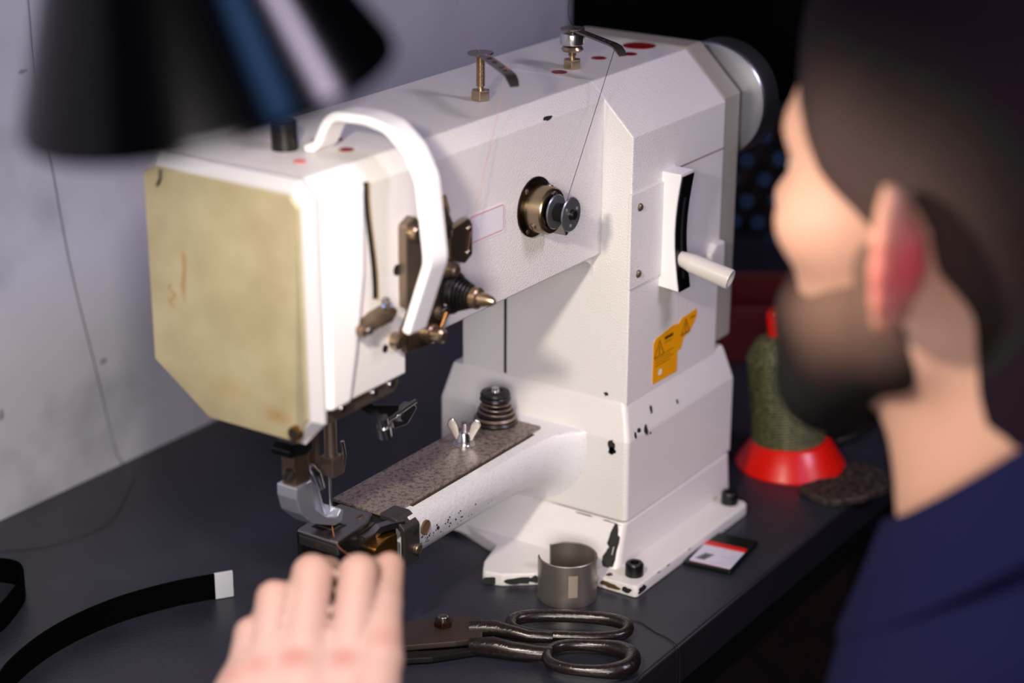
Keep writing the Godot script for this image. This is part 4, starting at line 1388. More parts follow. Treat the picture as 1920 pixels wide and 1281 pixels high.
func small_things() -> void:
	var s: Mesher
	# --- tailor's shears
	var t := thing("shears", "old black-handled steel tailor shears lying beside the man's hand", "scissors")
	var Y := Vector3(0, 1, 0)
	s = Mesher.new()
	s.prism(Mesher.rounded(P2([-0.2220, -0.1600, -0.1500, -0.1085, -0.1250, -0.0930, -0.1010, -0.0620, -0.1060, -0.0560, -0.1260, -0.0440, -0.1400, -0.0560, -0.1690, -0.0860]), [0.003, 0.004, 0.004, 0.002, 0.001, 0.003, 0.004, 0.006], 3), XF_Y, 0.0062, 0.0105, 0.0008)
	var ub := part("upper_blade", s, bumpy(tri_on(smat(Color(0.36, 0.31, 0.28), 0.44, 0.8), 30.0), M.grain, 0.12), t)
	s = Mesher.new()
	s.prism(Mesher.rounded(P2([-0.2240, -0.1540, -0.1750, -0.0960, -0.1500, -0.0640, -0.1300, -0.0440, -0.1330, -0.0400, -0.1600, -0.0610, -0.1860, -0.0900]), 0.001, 2), XF_Y, 0.0018, 0.0060, 0.0008)
	part("lower_blade", s, M.dark_steel, t)
	s = Mesher.new()
	s.prism(Mesher.rounded(hexa(0.0068), 0.0008, 2), along(Vector3(-0.1262, 0.0104, -0.0765), Y), 0.0, 0.0045, 0.0009)
	var nut := part("pivot_nut", s, smat(Color(0.34, 0.26, 0.19), 0.35, 1.0), ub)
	s = Mesher.new()
	s.lathe([[0.0036, 0.0], [0.0036, 0.0068], [0.0030, 0.0074], [0.0, 0.0076]], Transform3D(Basis(), Vector3(-0.1262, 0.0104, -0.0765)), 18)
	part("pivot_bolt", s, M.steel, nut)
	var hm := bumpy(tri_on(smat(Color(0.12, 0.085, 0.08), 0.30, 0.35), 14.0), M.grain, 0.35)
	hm.clearcoat_enabled = true
	hm.clearcoat = 0.5
	hm.clearcoat_roughness = 0.25
	var lac := smat(Color(0.012, 0.012, 0.014), 0.12)
	# shank and bow of each half; bow as a closed loop with an oval section
	s = Mesher.new()
	s.tube([Vector3(-0.1175, 0.0085, -0.0600), Vector3(-0.1100, 0.0095, -0.0460), Vector3(-0.1065, 0.0095, -0.0330), Vector3(-0.1040, 0.0090, -0.0200), Vector3(-0.0950, 0.0085, -0.0070)], [0.0060, 0.0062, 0.0050, 0.0045, 0.0042], 14)
	part("upper_shank", s, hm, t)
	s = Mesher.new()
	s.tube([Vector3(-0.1340, 0.0065, -0.0480), Vector3(-0.1280, 0.0078, -0.0340), Vector3(-0.1235, 0.0070, -0.0200), Vector3(-0.1180, 0.0070, -0.0060), Vector3(-0.1120, 0.0070, 0.0040)], [0.0058, 0.0070, 0.0062, 0.0055, 0.0048], 14)
	part("lower_shank", s, hm, t)
	for b in [[Vector3(-0.0745, 0.0080, -0.0060), Vector3(0.487, 0, 0.873), 0.0405, 0.0150, 0.0042, "upper_bow"], [Vector3(-0.1035, 0.0075, 0.0285), Vector3(0.45, 0, 0.893), 0.0285, 0.0175, 0.0040, "lower_bow"]]:
		var ux: Vector3 = b[1]
		var uz := Vector3(ux.z, 0, -ux.x)
		var path := []
		var sc := []
		for k in 40:
			var a := TAU * k / 40
			var e := Vector2(signf(cos(a)) * pow(absf(cos(a)), 0.8), signf(sin(a)) * pow(absf(sin(a)), 0.8))
			path.append(b[0] + ux * e.x * b[2] + uz * e.y * b[3])
			sc.append(1.0 + (0.55 * smoothstep(-0.2, 0.9, cos(a)) if b[5] == "lower_bow" else 0.15 * smoothstep(-0.4, 0.5, sin(a))))
		var oval := PackedVector2Array()
		for k in 12:
			oval.append(Vector2(cos(TAU * k / 12) * b[4], sin(TAU * k / 12) * 0.0040))
		s = Mesher.new()
		s.sweep(oval, path, Y, true, sc)
		part(b[5], s, hm, t)
	# --- bent sheet-metal cuff by the machine's foot
	t = thing("steel_cuff", "open bent steel sheet ring standing by the foot of the machine", "metal ring")
	var cc := Vector3(-0.0235, 0, -0.0400)
	var ring_o := []
	s = Mesher.new()
	var rs := []
	for k in 41:
		var a := lerpf(deg_to_rad(-70.0), deg_to_rad(235.0), k / 40.0)
		var dv := Vector3(cos(a), 0, sin(a))
		var ro := cc + dv * 0.0215
		var ri := cc + dv * 0.0200
		rs.append(PackedVector3Array([Vector3(ro.x, 0.0003, ro.z), Vector3(ro.x, 0.0325, ro.z), Vector3((ro.x + ri.x) / 2, 0.0332, (ro.z + ri.z) / 2), Vector3(ri.x, 0.0325, ri.z), Vector3(ri.x, 0.0003, ri.z)]))
	s.rings(rs)
	part("sheet", s, bumpy(tri_on(smat(Color(0.68, 0.65, 0.61), 0.38, 0.9), 40.0), M.grain, 0.1), t, 45.0)
	s = Mesher.new()
	rs = []
	for k in 7:
		var a := lerpf(deg_to_rad(128.0), deg_to_rad(146.0), k / 6.0)
		var dv := Vector3(cos(a), 0, sin(a))
		rs.append(PackedVector3Array([cc + dv * 0.0214 + Y * 0.009, cc + dv * 0.0217 + Y * 0.009, cc + dv * 0.0217 + Y * 0.026, cc + dv * 0.0214 + Y * 0.026]))
	s.rings(rs)
	part("etched_mark", s, smat(Color(0.66, 0.60, 0.54), 0.6, 0.5), t)
	# --- needle packet
	t = thing("needle_packet", "flat dark needle packet with a white and red label beside the machine base", "packet")
	var pa := Vector3(0.0709, 0, 0.0434)
	var pu := (Vector3(0.1290, 0, 0.0365) - pa)
	var pv := (Vector3(0.0784, 0, 0.0060) - pa)
	s = Mesher.new()
	var pb := Basis(pu.normalized(), Y, pu.normalized().cross(Y))
	var pw := pu.length()
	var ph := pv.length()
	s.prism(Mesher.rounded(P2([0, 0, pw, 0, pw, ph, 0, ph]), 0.002, 3), Transform3D(Basis(pb.x, -pb.z, pb.y), pa), 0.0003, 0.0035, 0.0006)
	part("packet_case", s, smat(Color(0.035, 0.055, 0.050), 0.3), t)
	var im := Image.create(128, 128, false, Image.FORMAT_RGB8)
	im.fill(Color(0.80, 0.79, 0.84))
	im.fill_rect(Rect2i(108, 0, 20, 128), Color(0.78, 0.10, 0.07))
	im.fill_rect(Rect2i(101, 0, 7, 128), Color(0.88, 0.45, 0.42))
	for k in 6:
		im.fill_rect(Rect2i(12 + k * 14, 16, 4, 50 - 12 * (k % 3)), Color(0.70, 0.69, 0.74))
	im.fill_rect(Rect2i(18, 84, 40, 24), Color(0.42, 0.40, 0.44))
	im.fill_rect(Rect2i(26, 90, 22, 10), Color(0.28, 0.27, 0.31))
	var lm := smat(Color.WHITE, 0.3)
	lm.albedo_texture = ImageTexture.create_from_image(im)
	s = Mesher.new()
	s.prism(Mesher.rounded(P2([0.003, 0.002, pw * 0.70, 0.002, pw * 0.70, ph - 0.0035, 0.003, ph - 0.0035]), 0.002, 3), Transform3D(Basis(pb.x, -pb.z, pb.y), pa), 0.0030, 0.0038)
	part("packet_label", s, lm, t, 38.0, [pa + pu.normalized() * 0.003, pu.normalized() / (pw * 0.70 - 0.003), pv.normalized() / ph])
	# --- hook-and-loop strap on edge, with a white end
	var curve := Curve3D.new()
	for q in [[-0.1605, -0.2385], [-0.1970, -0.2620], [-0.2420, -0.2790], [-0.2930, -0.2830], [-0.3420, -0.2720], [-0.3900, -0.2480], [-0.4150, -0.2800], [-0.3950, -0.3250], [-0.3450, -0.3350], [-0.3000, -0.3350], [-0.2720, -0.3450], [-0.2470, -0.3610], [-0.2370, -0.3800], [-0.2480, -0.4010], [-0.2750, -0.4080], [-0.3150, -0.3980], [-0.3650, -0.3850]]:
		curve.add_point(Vector3(q[0], 0.0, q[1]))
	for i in range(1, curve.point_count - 1):
		var tn := (curve.get_point_position(i + 1) - curve.get_point_position(i - 1)) / 6.0
		curve.set_point_in(i, -tn)
		curve.set_point_out(i, tn)
	var path := []
	for k in 161:
		path.append(curve.sample_baked(curve.get_baked_length() * k / 160.0, true))
	t = thing("strap", "black woven strap with a white end standing on edge on the table", "strap")
	var sec := Mesher.rounded(P2([-0.0011, 0.0004, 0.0011, 0.0004, 0.0011, 0.0204, -0.0011, 0.0204]), 0.0008, 2)
	s = Mesher.new()
	s.sweep(sec, path.slice(4), Y)
	var web := tri_on(smat(Color(0.012, 0.012, 0.014), 0.95, 0.0, 0.1), 60.0)
	part("webbing", bump_mesh(s), bumpy(web, M.fine, 0.8), t)
	s = Mesher.new()
	var sec2 := Mesher.rounded(P2([-0.0013, 0.0003, 0.0013, 0.0003, 0.0013, 0.0207, -0.0013, 0.0207]), 0.0008, 2)
	s.sweep(sec2, path.slice(0, 5), Y)
	part("white_end", s, bumpy(tri_on(smat(Color(0.74, 0.75, 0.78), 0.8), 60.0), M.fine, 0.8), t)
	# --- threads
	thread("black_thread", "thin black thread running from the far guide post down to the bobbin", [Vector3(0.225, 0.408, -0.188), Vector3(0.13, 0.400, -0.142), Vector3(0.0660, 0.3935, -0.098), Vector3(0.0480, 0.3905, -0.0560), Vector3(0.0470, 0.3868, -0.0530), Vector3(0.0465, 0.3855, -0.0525), Vector3(-0.0460, 0.3035, -0.0310)], 0.00022, Color(0.03, 0.03, 0.035))
	thread("tan_thread", "thin tan thread coming from above to the near guide post and down the arm", [Vector3(0.040, 0.4250, -0.190), Vector3(-0.0500, 0.3965, -0.0990), Vector3(-0.0600, 0.3962, -0.0820), Vector3(-0.0820, 0.3945, -0.0570), Vector3(-0.0850, 0.3930, -0.0530), Vector3(-0.1320, 0.3080, -0.0462), Vector3(-0.1380, 0.2900, -0.0460)], 0.00016, Color(0.72, 0.52, 0.45))
	thread("needle_thread", "orange-tan thread from the needle down to the fingers", [Vector3(-0.2003, 0.1120, -0.1120), Vector3(-0.2080, 0.1080, -0.1050), Vector3(-0.2200, 0.1060, -0.0920), Vector3(-0.2420, 0.1160, -0.0680), Vector3(-0.2700, 0.1330, -0.0380)], 0.0003, Color(0.70, 0.42, 0.26))
	var pt := []
	for q in [[-0.0985, 0.46], [-0.0955, 0.397], [-0.0938, 0.3405], [-0.0851, 0.2683], [-0.0740, 0.1836], [-0.0540, 0.0850], [-0.0372, 0.0057]]:
		pt.append(Vector3(q[0], q[1], -0.4735))
	for q in [[-0.0420, -0.4500], [-0.0720, -0.4300], [-0.0980, -0.4120], [-0.1323, -0.3989], [-0.1745, -0.4075], [-0.1934, -0.4220], [-0.2300, -0.4550]]:
		pt.append(Vector3(q[0], 0.0008, q[1]))
	thread("loose_thread", "long thin olive thread hanging down the white wall onto the table", pt, 0.00034, Color(0.22, 0.20, 0.16))
	thread("thread_scrap", "short bit of dark thread trailing over the front edge of the table", [Vector3(-0.0317, 0.0006, 0.0140), Vector3(-0.0300, 0.0006, 0.0250), Vector3(-0.0360, 0.0006, 0.0400), Vector3(-0.0390, 0.0006, 0.0520), Vector3(-0.0455, 0.0008, 0.0640), Vector3(-0.0448, -0.0060, 0.0654), Vector3(-0.0440, -0.0300, 0.0655)], 0.0004, Color(0.03, 0.03, 0.04))
	# --- thread cone in its red-capped holder
	var o := Vector3(0.2830, 0, -0.0125)
	t = thing("thread_cone", "cone of olive thread on a red base behind the machine", "thread cone", o)
	s = Mesher.new()
	s.lathe([[0.030, 0.0], [0.0455, 0.0], [0.0462, 0.002], [0.0400, 0.012], [0.0330, 0.0225], [0.0300, 0.0245], [0.024, 0.0245]], Transform3D(), 48)
	var redm := smat(Color(0.86, 0.085, 0.035), 0.30)
	part("red_base", s, redm, t)
	s = Mesher.new()
	var prof := []
	for k in 60:
		var f := k / 59.0
		prof.append([lerpf(0.0305, 0.0280, f) + (0.0006 if k % 2 else 0.0), f * 0.0760])
	for q in [[0.0250, 0.0830], [0.0190, 0.0900], [0.0110, 0.0945]]:
		prof.append(q)
	var lean := turned(Vector3(-0.001, 0.0225, -0.002), Vector3(-0.085, 1.0, -0.12))
	s.lathe(prof, lean, 40)
	var cm := tri_on(smat(Color.WHITE, 0.55), 24.0)
	cm.albedo_texture = noise_tex(0.03, 256, 3, [[0.0, Color(0.13, 0.13, 0.07)], [0.45, Color(0.26, 0.26, 0.15)], [1.0, Color(0.52, 0.52, 0.31)]], false, 1.0, 19)
	part("wound_thread", s, bumpy(cm, M.fine, 0.7), t, 20.0)
	s = Mesher.new()
	s.lathe([[0.0085, 0.088], [0.0085, 0.1120], [0.0070, 0.1150], [0.0, 0.1150]], lean, 24)
	part("red_tip", s, redm, t)
	# --- leather offcut and a small pair of snips
	s = Mesher.new()
	var lp := Mesher.rounded(P2([0.2330, 0.0180, 0.2220, 0.0400, 0.2220, 0.0560, 0.2440, 0.0720, 0.2740, 0.0800, 0.2960, 0.0700, 0.3070, 0.0530, 0.3020, 0.0350, 0.2900, 0.0330, 0.2700, 0.0380, 0.2540, 0.0260]), 0.007, 4)
	s.loft(lp, XF_Y, [[0.0003, 0.0014], [0.0010, 0.0], [0.0052, 0.0], [0.0066, 0.0012]])
	var lo := tri_on(smat(Color.WHITE, 0.65), 16.0)
	lo.albedo_texture = noise_tex(0.035, 256, 4, [[0.0, Color(0.05, 0.042, 0.04)], [0.45, Color(0.13, 0.10, 0.09)], [0.75, Color(0.28, 0.23, 0.18)], [1.0, Color(0.34, 0.28, 0.22)]], false, 1.0, 23)
	var offc := part("leather_offcut", s, bumpy(lo, M.grain, 0.6), self)
	tag(offc, "dark brown leather offcut near the table's front edge before the thread cone", "leather scrap")
	t = thing("thread_snips", "dark metal thread snips lying behind the leather offcut", "snips", Vector3(0.375, 0.0, 0.004))
	for sd in [-1, 1]:
		s = Mesher.new()
		s.tube([Vector3(-0.04, 0.005, 0.0), Vector3(-0.02, 0.006, 0.007 * sd), Vector3(0.01, 0.006, 0.009 * sd), Vector3(0.035, 0.006, 0.004 * sd), Vector3(0.06, 0.0045, 0.0)], [0.0035, 0.0045, 0.0045, 0.003, 0.001], 10)
		part("blade", s, M.steel if sd > 0 else M.dark_steel, t)

func bump_mesh(s: Mesher) -> Mesher:
	return s

func thread(called: String, label: String, pts: Array, r: float, c: Color) -> void:
	var curve := Curve3D.new()
	for p in pts: curve.add_point(p)
	for i in range(1, pts.size() - 1):
		var tn: Vector3 = (pts[i + 1] - pts[i - 1]).normalized() * minf((pts[i + 1] - pts[i]).length(), (pts[i] - pts[i - 1]).length()) * 0.3
		curve.set_point_in(i, -tn)
		curve.set_point_out(i, tn)
	var path := []
	var n := 60
	for k in n + 1:
		path.append(curve.sample_baked(curve.get_baked_length() * k / n, true))
	var s := Mesher.new()
	s.tube(path, r, 6)
	tag(part(called, s, smat(c, 0.6), self), label, "thread")

func lamp() -> void:
	var a := Vector3(-0.208, 0.973, -0.098).normalized()
	var o := Vector3(-0.5517, 0.4927, 0.1231)
	var t := thing("desk_lamp", "black cone-shaped work lamp hanging before the machine's head", "lamp", o)
	var f := turned(Vector3.ZERO, a)
	var s := Mesher.new()
	s.lathe([[0.0715, 0.0], [0.0735, 0.0], [0.0730, 0.004], [0.0215, 0.112], [0.0195, 0.115], [0.0180, 0.113], [0.0695, 0.0040]], f, 72, false)
	s.close(0)
	var sm := smat(Color(0.004, 0.004, 0.008), 0.17, 0.0, 0.38)
	part("shade", s, sm, t, 30.0)
	s = Mesher.new()
	s.lathe([[0.0, 0.108], [0.0195, 0.108], [0.0215, 0.114], [0.0205, 0.150], [0.0150, 0.158], [0.0, 0.158]], f, 32)
	part("lamp_cap", s, sm, t)
	s = Mesher.new()
	s.tube([a * 0.150, a * 0.30 + Vector3(0, 0.02, 0), Vector3(-0.05, 0.45, -0.20), Vector3(-0.05, 0.60, -0.45), Vector3(-0.05, 0.62, -0.60)], 0.007, 12)
	part("lamp_arm", s, M.black, t)
	s = Mesher.new()
	s.box(Vector3(-0.09, 0.57, -0.606), Vector3(-0.01, 0.67, -0.585), 0.004)
	part("wall_bracket", s, M.black, t)
	s = Mesher.new()
	s.lathe([[0.0, 0.030], [0.012, 0.034], [0.019, 0.050], [0.019, 0.074], [0.011, 0.095], [0.010, 0.108]], f, 24)
	var bm := smat(Color(1, 1, 0.95), 0.5)
	bm.emission_enabled = true
	bm.emission = Color(1.0, 0.95, 0.86)
	bm.emission_energy_multiplier = 2.0
	part("light_bulb", s, bm, t)
	var l := SpotLight3D.new()
	l.name = "lamp_beam"
	t.add_child(l)
	l.look_at_from_position(o + a * 0.066, o - a, Vector3.FORWARD)
	l.position = a * 0.034
	l.spot_angle = 80.0
	l.spot_angle_attenuation = 0.15
	l.light_size = 0.018
	l.light_color = Color(1.0, 0.95, 0.88)
	l.light_energy = LAMP
	l.spot_range = 6.0
	l.spot_attenuation = 2.0
	l.shadow_enabled = true

const LAMP := 0.34

func background() -> void:
	var s := Mesher.new()
	# cabinet shape standing in for the dark background behind the table's end
	var t := thing("backdrop_cabinet", "tall cabinet shape standing in for the dark background behind the right end of the table", "cabinet", Vector3(1.35, -0.75, -1.25))
	s.box(Vector3(-0.68, 0.0, -0.30), Vector3(1.2, 2.2, 0.0), 0.004)
	var cm := smat(Color(0.035, 0.036, 0.055), 0.5)
	part("body", s, cm, t)
	for k in 3:
		s = Mesher.new()
		s.box(Vector3(-0.66 + k * 0.62, 0.06, 0.001), Vector3(-0.06 + k * 0.62, 2.16, 0.02), 0.004)
		var d := part("door", s, smat(Color(0.045, 0.046, 0.07), 0.42), t)
		s = Mesher.new()
		s.tube([Vector3(-0.12 + k * 0.62, 1.0, 0.03), Vector3(-0.12 + k * 0.62, 1.2, 0.03)], 0.006, 10)
		part("handle", s, M.old_steel, d)
	# brown rack with spools beyond the man's face
	t = thing("spool_rack", "dark brown wooden rack full of spools beyond the man's face", "rack", Vector3(1.10, -0.75, -0.42))
	var yb := Basis(Vector3(0, 1, 0), deg_to_rad(-56.0))
	t.basis = yb
	s = Mesher.new()
	var wd := tri_on(smat(Color.WHITE, 0.55), 4.0)
	wd.albedo_texture = noise_tex(0.03, 256, 4, [[0.0, Color(0.060, 0.026, 0.024)], [1.0, Color(0.22, 0.10, 0.075)]], false, 1.0, 41)
	s.box(Vector3(-0.16, 0.0, -0.03), Vector3(0.16, 0.84, -0.012), 0.003)
	part("back_board", s, wd, t)
	for x in [-0.16, 0.14]:
		s = Mesher.new()
		s.box(Vector3(x, 0.0, -0.03), Vector3(x + 0.02, 0.86, 0.03), 0.003)
		part("side_board", s, wd, t)
	var ordinal := ["topmost", "second", "third", "fourth", "fifth", "sixth", "seventh", "eighth", "ninth"]
	var across := ["first", "second", "third", "fourth", "fifth", "sixth"]
	var proto: Node3D
	for row in 8:
		for cl in 6:
			var p := Vector3(-0.105 + cl * 0.035 + (0.0175 if row % 2 else 0.0), 0.808 - row * 0.0275, -0.012)
			var node: Node3D
			if proto == null:
				proto = thing("thread_spool", "", "spool")
				node = proto
				s = Mesher.new()
				s.lathe([[0.0115, 0.0], [0.0115, 0.003], [0.009, 0.004], [0.009, 0.030], [0.0115, 0.031], [0.0115, 0.034], [0.0, 0.034]], turned(Vector3.ZERO, Vector3(0, 0, 1)), 18)
				part("wound_thread", s, smat(Color(0.03, 0.04, 0.07), 0.6), proto)
				s = Mesher.new()
				s.ellipsoid(turned(Vector3(0, 0, 0.034), Vector3(0, 0, 1)) * Transform3D(Basis.from_scale(Vector3(0.0055, 0.004, 0.0055)), Vector3.ZERO), 14)
				part("spool_end", s, smat(Color(0.26, 0.48, 0.70), 0.25), proto)
			else:
				node = proto.duplicate()
				node.name = numbered("thread_spool")
				add_child(node)
			p += Vector3(sin(row * 7.3 + cl * 3.1), cos(row * 2.9 + cl * 5.7), 0) * 0.0035
			node.transform = Transform3D(yb, t.position + yb * p)
			tag(node, "small blue-ended spool on the brown rack, %s row down, %s from the left" % [ordinal[row], across[cl]], "spool", "spools on the brown rack")
	t = thing("red_crate", "dark red crate standing on the table behind the thread cone", "crate", Vector3(0.535, 0, -0.165))
	t.basis = Basis(Vector3(0, 1, 0), deg_to_rad(-56.0))
	var rm := smat(Color(0.32, 0.012, 0.022), 0.5)
	for q in [["front_panel", Vector3(-0.10, 0.0005, 0.049), Vector3(0.10, 0.055, 0.055)], ["rear_panel", Vector3(-0.10, 0.0005, -0.055), Vector3(0.10, 0.055, -0.049)], ["end_panel", Vector3(-0.106, 0.0005, -0.055), Vector3(-0.100, 0.055, 0.055)], ["end_panel", Vector3(0.100, 0.0005, -0.055), Vector3(0.106, 0.055, 0.055)], ["bottom_panel", Vector3(-0.10, 0.0005, -0.049), Vector3(0.10, 0.005, 0.049)]]:
		s = Mesher.new()
		s.box(q[1], q[2], 0.0015)
		part(q[0], s, rm, t)

# ---- the man
func smooth_mesh(arr: Array, tint: Array) -> ArrayMesh:
	# tint: [base colour, [centre, radius, colour, strength] ...]
	var out := []
	out.resize(Mesh.ARRAY_MAX)
	var vs: PackedVector3Array = arr[0]
	var cs := PackedColorArray()
	cs.resize(vs.size())
	for i in vs.size():
		var c: Color = tint[0]
		for k in range(1, tint.size()):
			var q: Array = tint[k]
			var d: float = (vs[i] - q[0]).length() / q[1]
			if d < 1.0:
				c = c.lerp(q[2], (1.0 - d) * (1.0 - d) * (1.0 + 2.0 * d) * q[3])
		cs[i] = c
	out[Mesh.ARRAY_VERTEX] = vs
	out[Mesh.ARRAY_NORMAL] = arr[1]
	out[Mesh.ARRAY_COLOR] = cs
	out[Mesh.ARRAY_INDEX] = arr[2]
	var am := ArrayMesh.new()
	am.add_surface_from_arrays(Mesh.PRIMITIVE_TRIANGLES, out)
	return am

func axes(o: Vector3, b: Basis, r: Vector3) -> Transform3D:
	return Transform3D(Basis(b.x * r.x, b.y * r.y, b.z * r.z), o)

const EARS := Vector3(-0.237, 0.396, 0.325)   # midpoint between the ear canals
const PITCH := 0.0
const TURN := -10.0
const NB := Vector3(-0.243, 0.262, 0.368)   # middle of the neck at the collar

func head_frame() -> Transform3D:
	# local x to the man's right, y up, z towards where he looks
	var p := deg_to_rad(PITCH)
	var f := Vector3(0, -sin(p), -cos(p)).rotated(Vector3.UP, deg_to_rad(TURN))
	var r := f.cross(Vector3.UP).normalized()
	var u := r.cross(f)
	return Transform3D(Basis(r, u, f), EARS)

func skull(b: Blob, H: Transform3D, grow := 0.0) -> void:
	var B := H.basis
	b.ell(axes(H * Vector3(0, 0.050, -0.012), B, Vector3(0.076 + grow, 0.086 + grow, 0.098 + grow)), 0.02)
	b.ell(axes(H * Vector3(0, 0.052, 0.042), B, Vector3(0.064 + grow, 0.062 + grow, 0.050 + grow)), 0.03)

func person() -> void:
	var t := thing("person", "bearded man with short dark hair in a navy shirt bending towards the machine", "person")
	var H := head_frame()
	var B := H.basis
	var skin := smat(Color(1, 1, 1), 0.58, 0.0, 0.35)
	skin.vertex_color_use_as_albedo = true
	skin.subsurf_scatter_enabled = true
	skin.subsurf_scatter_strength = 0.25
	var arr := [PackedVector3Array(), PackedVector3Array(), PackedInt32Array()]
	# head and neck
	var b := Blob.new(EARS + Vector3(-0.14, -0.19, -0.17), EARS + Vector3(0.14, 0.17, 0.22), 0.0045)
	skull(b, H)
	var L := func(x, y, z): return H * Vector3(x, y, z)
	b.ell(axes(H * Vector3(0, -0.022, 0.050), B, Vector3(0.056, 0.072, 0.046)), 0.03)
	b.cap(H * Vector3(-0.034, 0.038, 0.080), H * Vector3(0.034, 0.038, 0.080), 0.013, 0.013, 0.015)
	b.cap(H * Vector3(0, 0.030, 0.090), H * Vector3(0, -0.010, 0.112), 0.0075, 0.0115, 0.010)
	for sd in [-1, 1]:
		b.ell(axes(H * Vector3(0.046 * sd, -0.004, 0.060), B, Vector3(0.022, 0.020, 0.026)), 0.02)
		b.ell(axes(H * Vector3(0.010 * sd, -0.013, 0.104), B, Vector3(0.009, 0.008, 0.010)), 0.006)
		b.cap(H * Vector3(0.056 * sd, -0.045, 0.004), H * Vector3(0.022 * sd, -0.086, 0.070), 0.017, 0.016, 0.02)
		b.ell(axes(H * Vector3(0.031 * sd, 0.018, 0.098), B, Vector3(0.017, 0.012, 0.016)), 0.008, true)
		b.ell(axes(H * Vector3(0.031 * sd, 0.018, 0.079), B, Vector3(0.0145, 0.0125, 0.0125)), 0.004)
	b.ell(axes(H * Vector3(0, -0.088, 0.075), B, Vector3(0.026, 0.020, 0.020)), 0.02)
	b.cap(H * Vector3(-0.019, -0.047, 0.088), H * Vector3(0.019, -0.047, 0.088), 0.009, 0.009, 0.006)
	b.cap(H * Vector3(-0.017, -0.058, 0.086), H * Vector3(0.017, -0.058, 0.086), 0.009, 0.009, 0.005)
	var nb := NB
	b.cap(H * Vector3(0, -0.03, -0.022), nb, 0.058, 0.062, 0.03)
	b.cap(H * Vector3(0, -0.075, 0.004), nb + Vector3(0, -0.03, -0.020), 0.035, 0.045, 0.03)
	# ears: a leaning shell with a rim and a hollow
	for sd in [-1, 1]:
		var eb := B * Basis(Vector3(0, 1, 0), deg_to_rad(-66.0 * sd)) * Basis(Vector3(1, 0, 0), deg_to_rad(-12.0))
		var ec := H * Vector3(0.089 * sd, 0.002, -0.004)
		b.ell(axes(ec, eb, Vector3(0.0070, 0.034, 0.0185)), 0.006)
		b.ell(axes(ec + eb * Vector3(-0.005 * sd, -0.002, 0.004), eb, Vector3(0.0090, 0.022, 0.0120)), 0.006)
		b.ell(axes(ec + eb * Vector3(0.0065 * sd, 0.001, 0.003), eb, Vector3(0.0055, 0.020, 0.0095)), 0.004, true)
		var prev := ec + eb * Vector3(0.001 * sd, 0.005, 0.019)
		for k in 9:
			var a := deg_to_rad(lerpf(20.0, 250.0, (k + 1) / 9.0))
			var q := ec + eb * Vector3(0.0025 * sd, sin(a) * 0.033, cos(a) * 0.0185)
			b.cap(prev, q, 0.0042, 0.0042, 0.003)
			prev = q
		b.ell(axes(ec + eb * Vector3(0, -0.028, 0.004), eb, Vector3(0.0055, 0.010, 0.008)), 0.006)
	b.nets(arr)
	# torso, shoulders and both arms (coarse, under the shirt)
	b = Blob.new(Vector3(-0.68, -0.50, -0.02), Vector3(0.24, 0.33, 0.80), 0.015)
	for c in torso_caps(): b.cap(c[0], c[1], c[2], c[3], 0.05)
	b.nets(arr)
	# the left hand
	hand(arr)
	var base := Color(0.345, 0.195, 0.142)
	var red := Color(0.36, 0.115, 0.095)
	var tint := [base,
		[H * Vector3(-0.092, 0.002, -0.020), 0.040, Color(0.42, 0.045, 0.06), 1.0],  # shade and light glowing through the ear's back, painted as dark red
		[Vector3(-0.385, 0.120, 0.030), 0.16, Color(0.40, 0.25, 0.222), 1.6],
		[Vector3(-0.3905, 0.1330, 0.0170), 0.0130, red, 1.0], [Vector3(-0.3725, 0.1305, 0.0360), 0.0130, red, 1.0], [Vector3(-0.4025, 0.1290, 0.0015), 0.0120, red, 0.9], [Vector3(-0.4105, 0.1240, -0.0070), 0.0120, red, 0.85],
		[Vector3(-0.352, 0.140, 0.048), 0.014, red, 0.35]]
	put("body", smooth_mesh(arr, tint), skin, t)
	hair(t, H)
	shirt(t, H)

func torso_caps() -> Array:
	var nb := NB
	var c := []
	c.append([nb + Vector3(0, -0.03, 0.03), nb + Vector3(0, -0.30, 0.16), 0.075, 0.125])
	c.append([nb + Vector3(0, -0.30, 0.16), nb + Vector3(0, -0.60, 0.20), 0.125, 0.13])
	c.append([nb + Vector3(-0.02, -0.068, 0.020), nb + Vector3(-0.180, -0.115, 0.045), 0.055, 0.055])
	c.append([nb + Vector3(0.02, -0.068, 0.020), nb + Vector3(0.190, -0.115, 0.015), 0.055, 0.055])
	c.append([nb + Vector3(-0.03, -0.10, -0.010), nb + Vector3(-0.10, -0.15, 0.0), 0.055, 0.06])
	c.append([nb + Vector3(-0.08, -0.22, 0.10), nb + Vector3(0.08, -0.22, 0.10), 0.105, 0.105])
	# left arm forward to the hand, right arm hanging down
	c.append([nb + Vector3(-0.180, -0.105, 0.045), Vector3(-0.545, -0.060, 0.300), 0.052, 0.042])
	c.append([Vector3(-0.545, -0.060, 0.300), Vector3(-0.452, 0.098, 0.098), 0.042, 0.029])
	c.append([nb + Vector3(0.190, -0.105, 0.015), nb + Vector3(0.24, -0.36, 0.02), 0.052, 0.042])
	c.append([nb + Vector3(0.24, -0.36, 0.02), nb + Vector3(0.20, -0.44, -0.20), 0.042, 0.030])
	return c

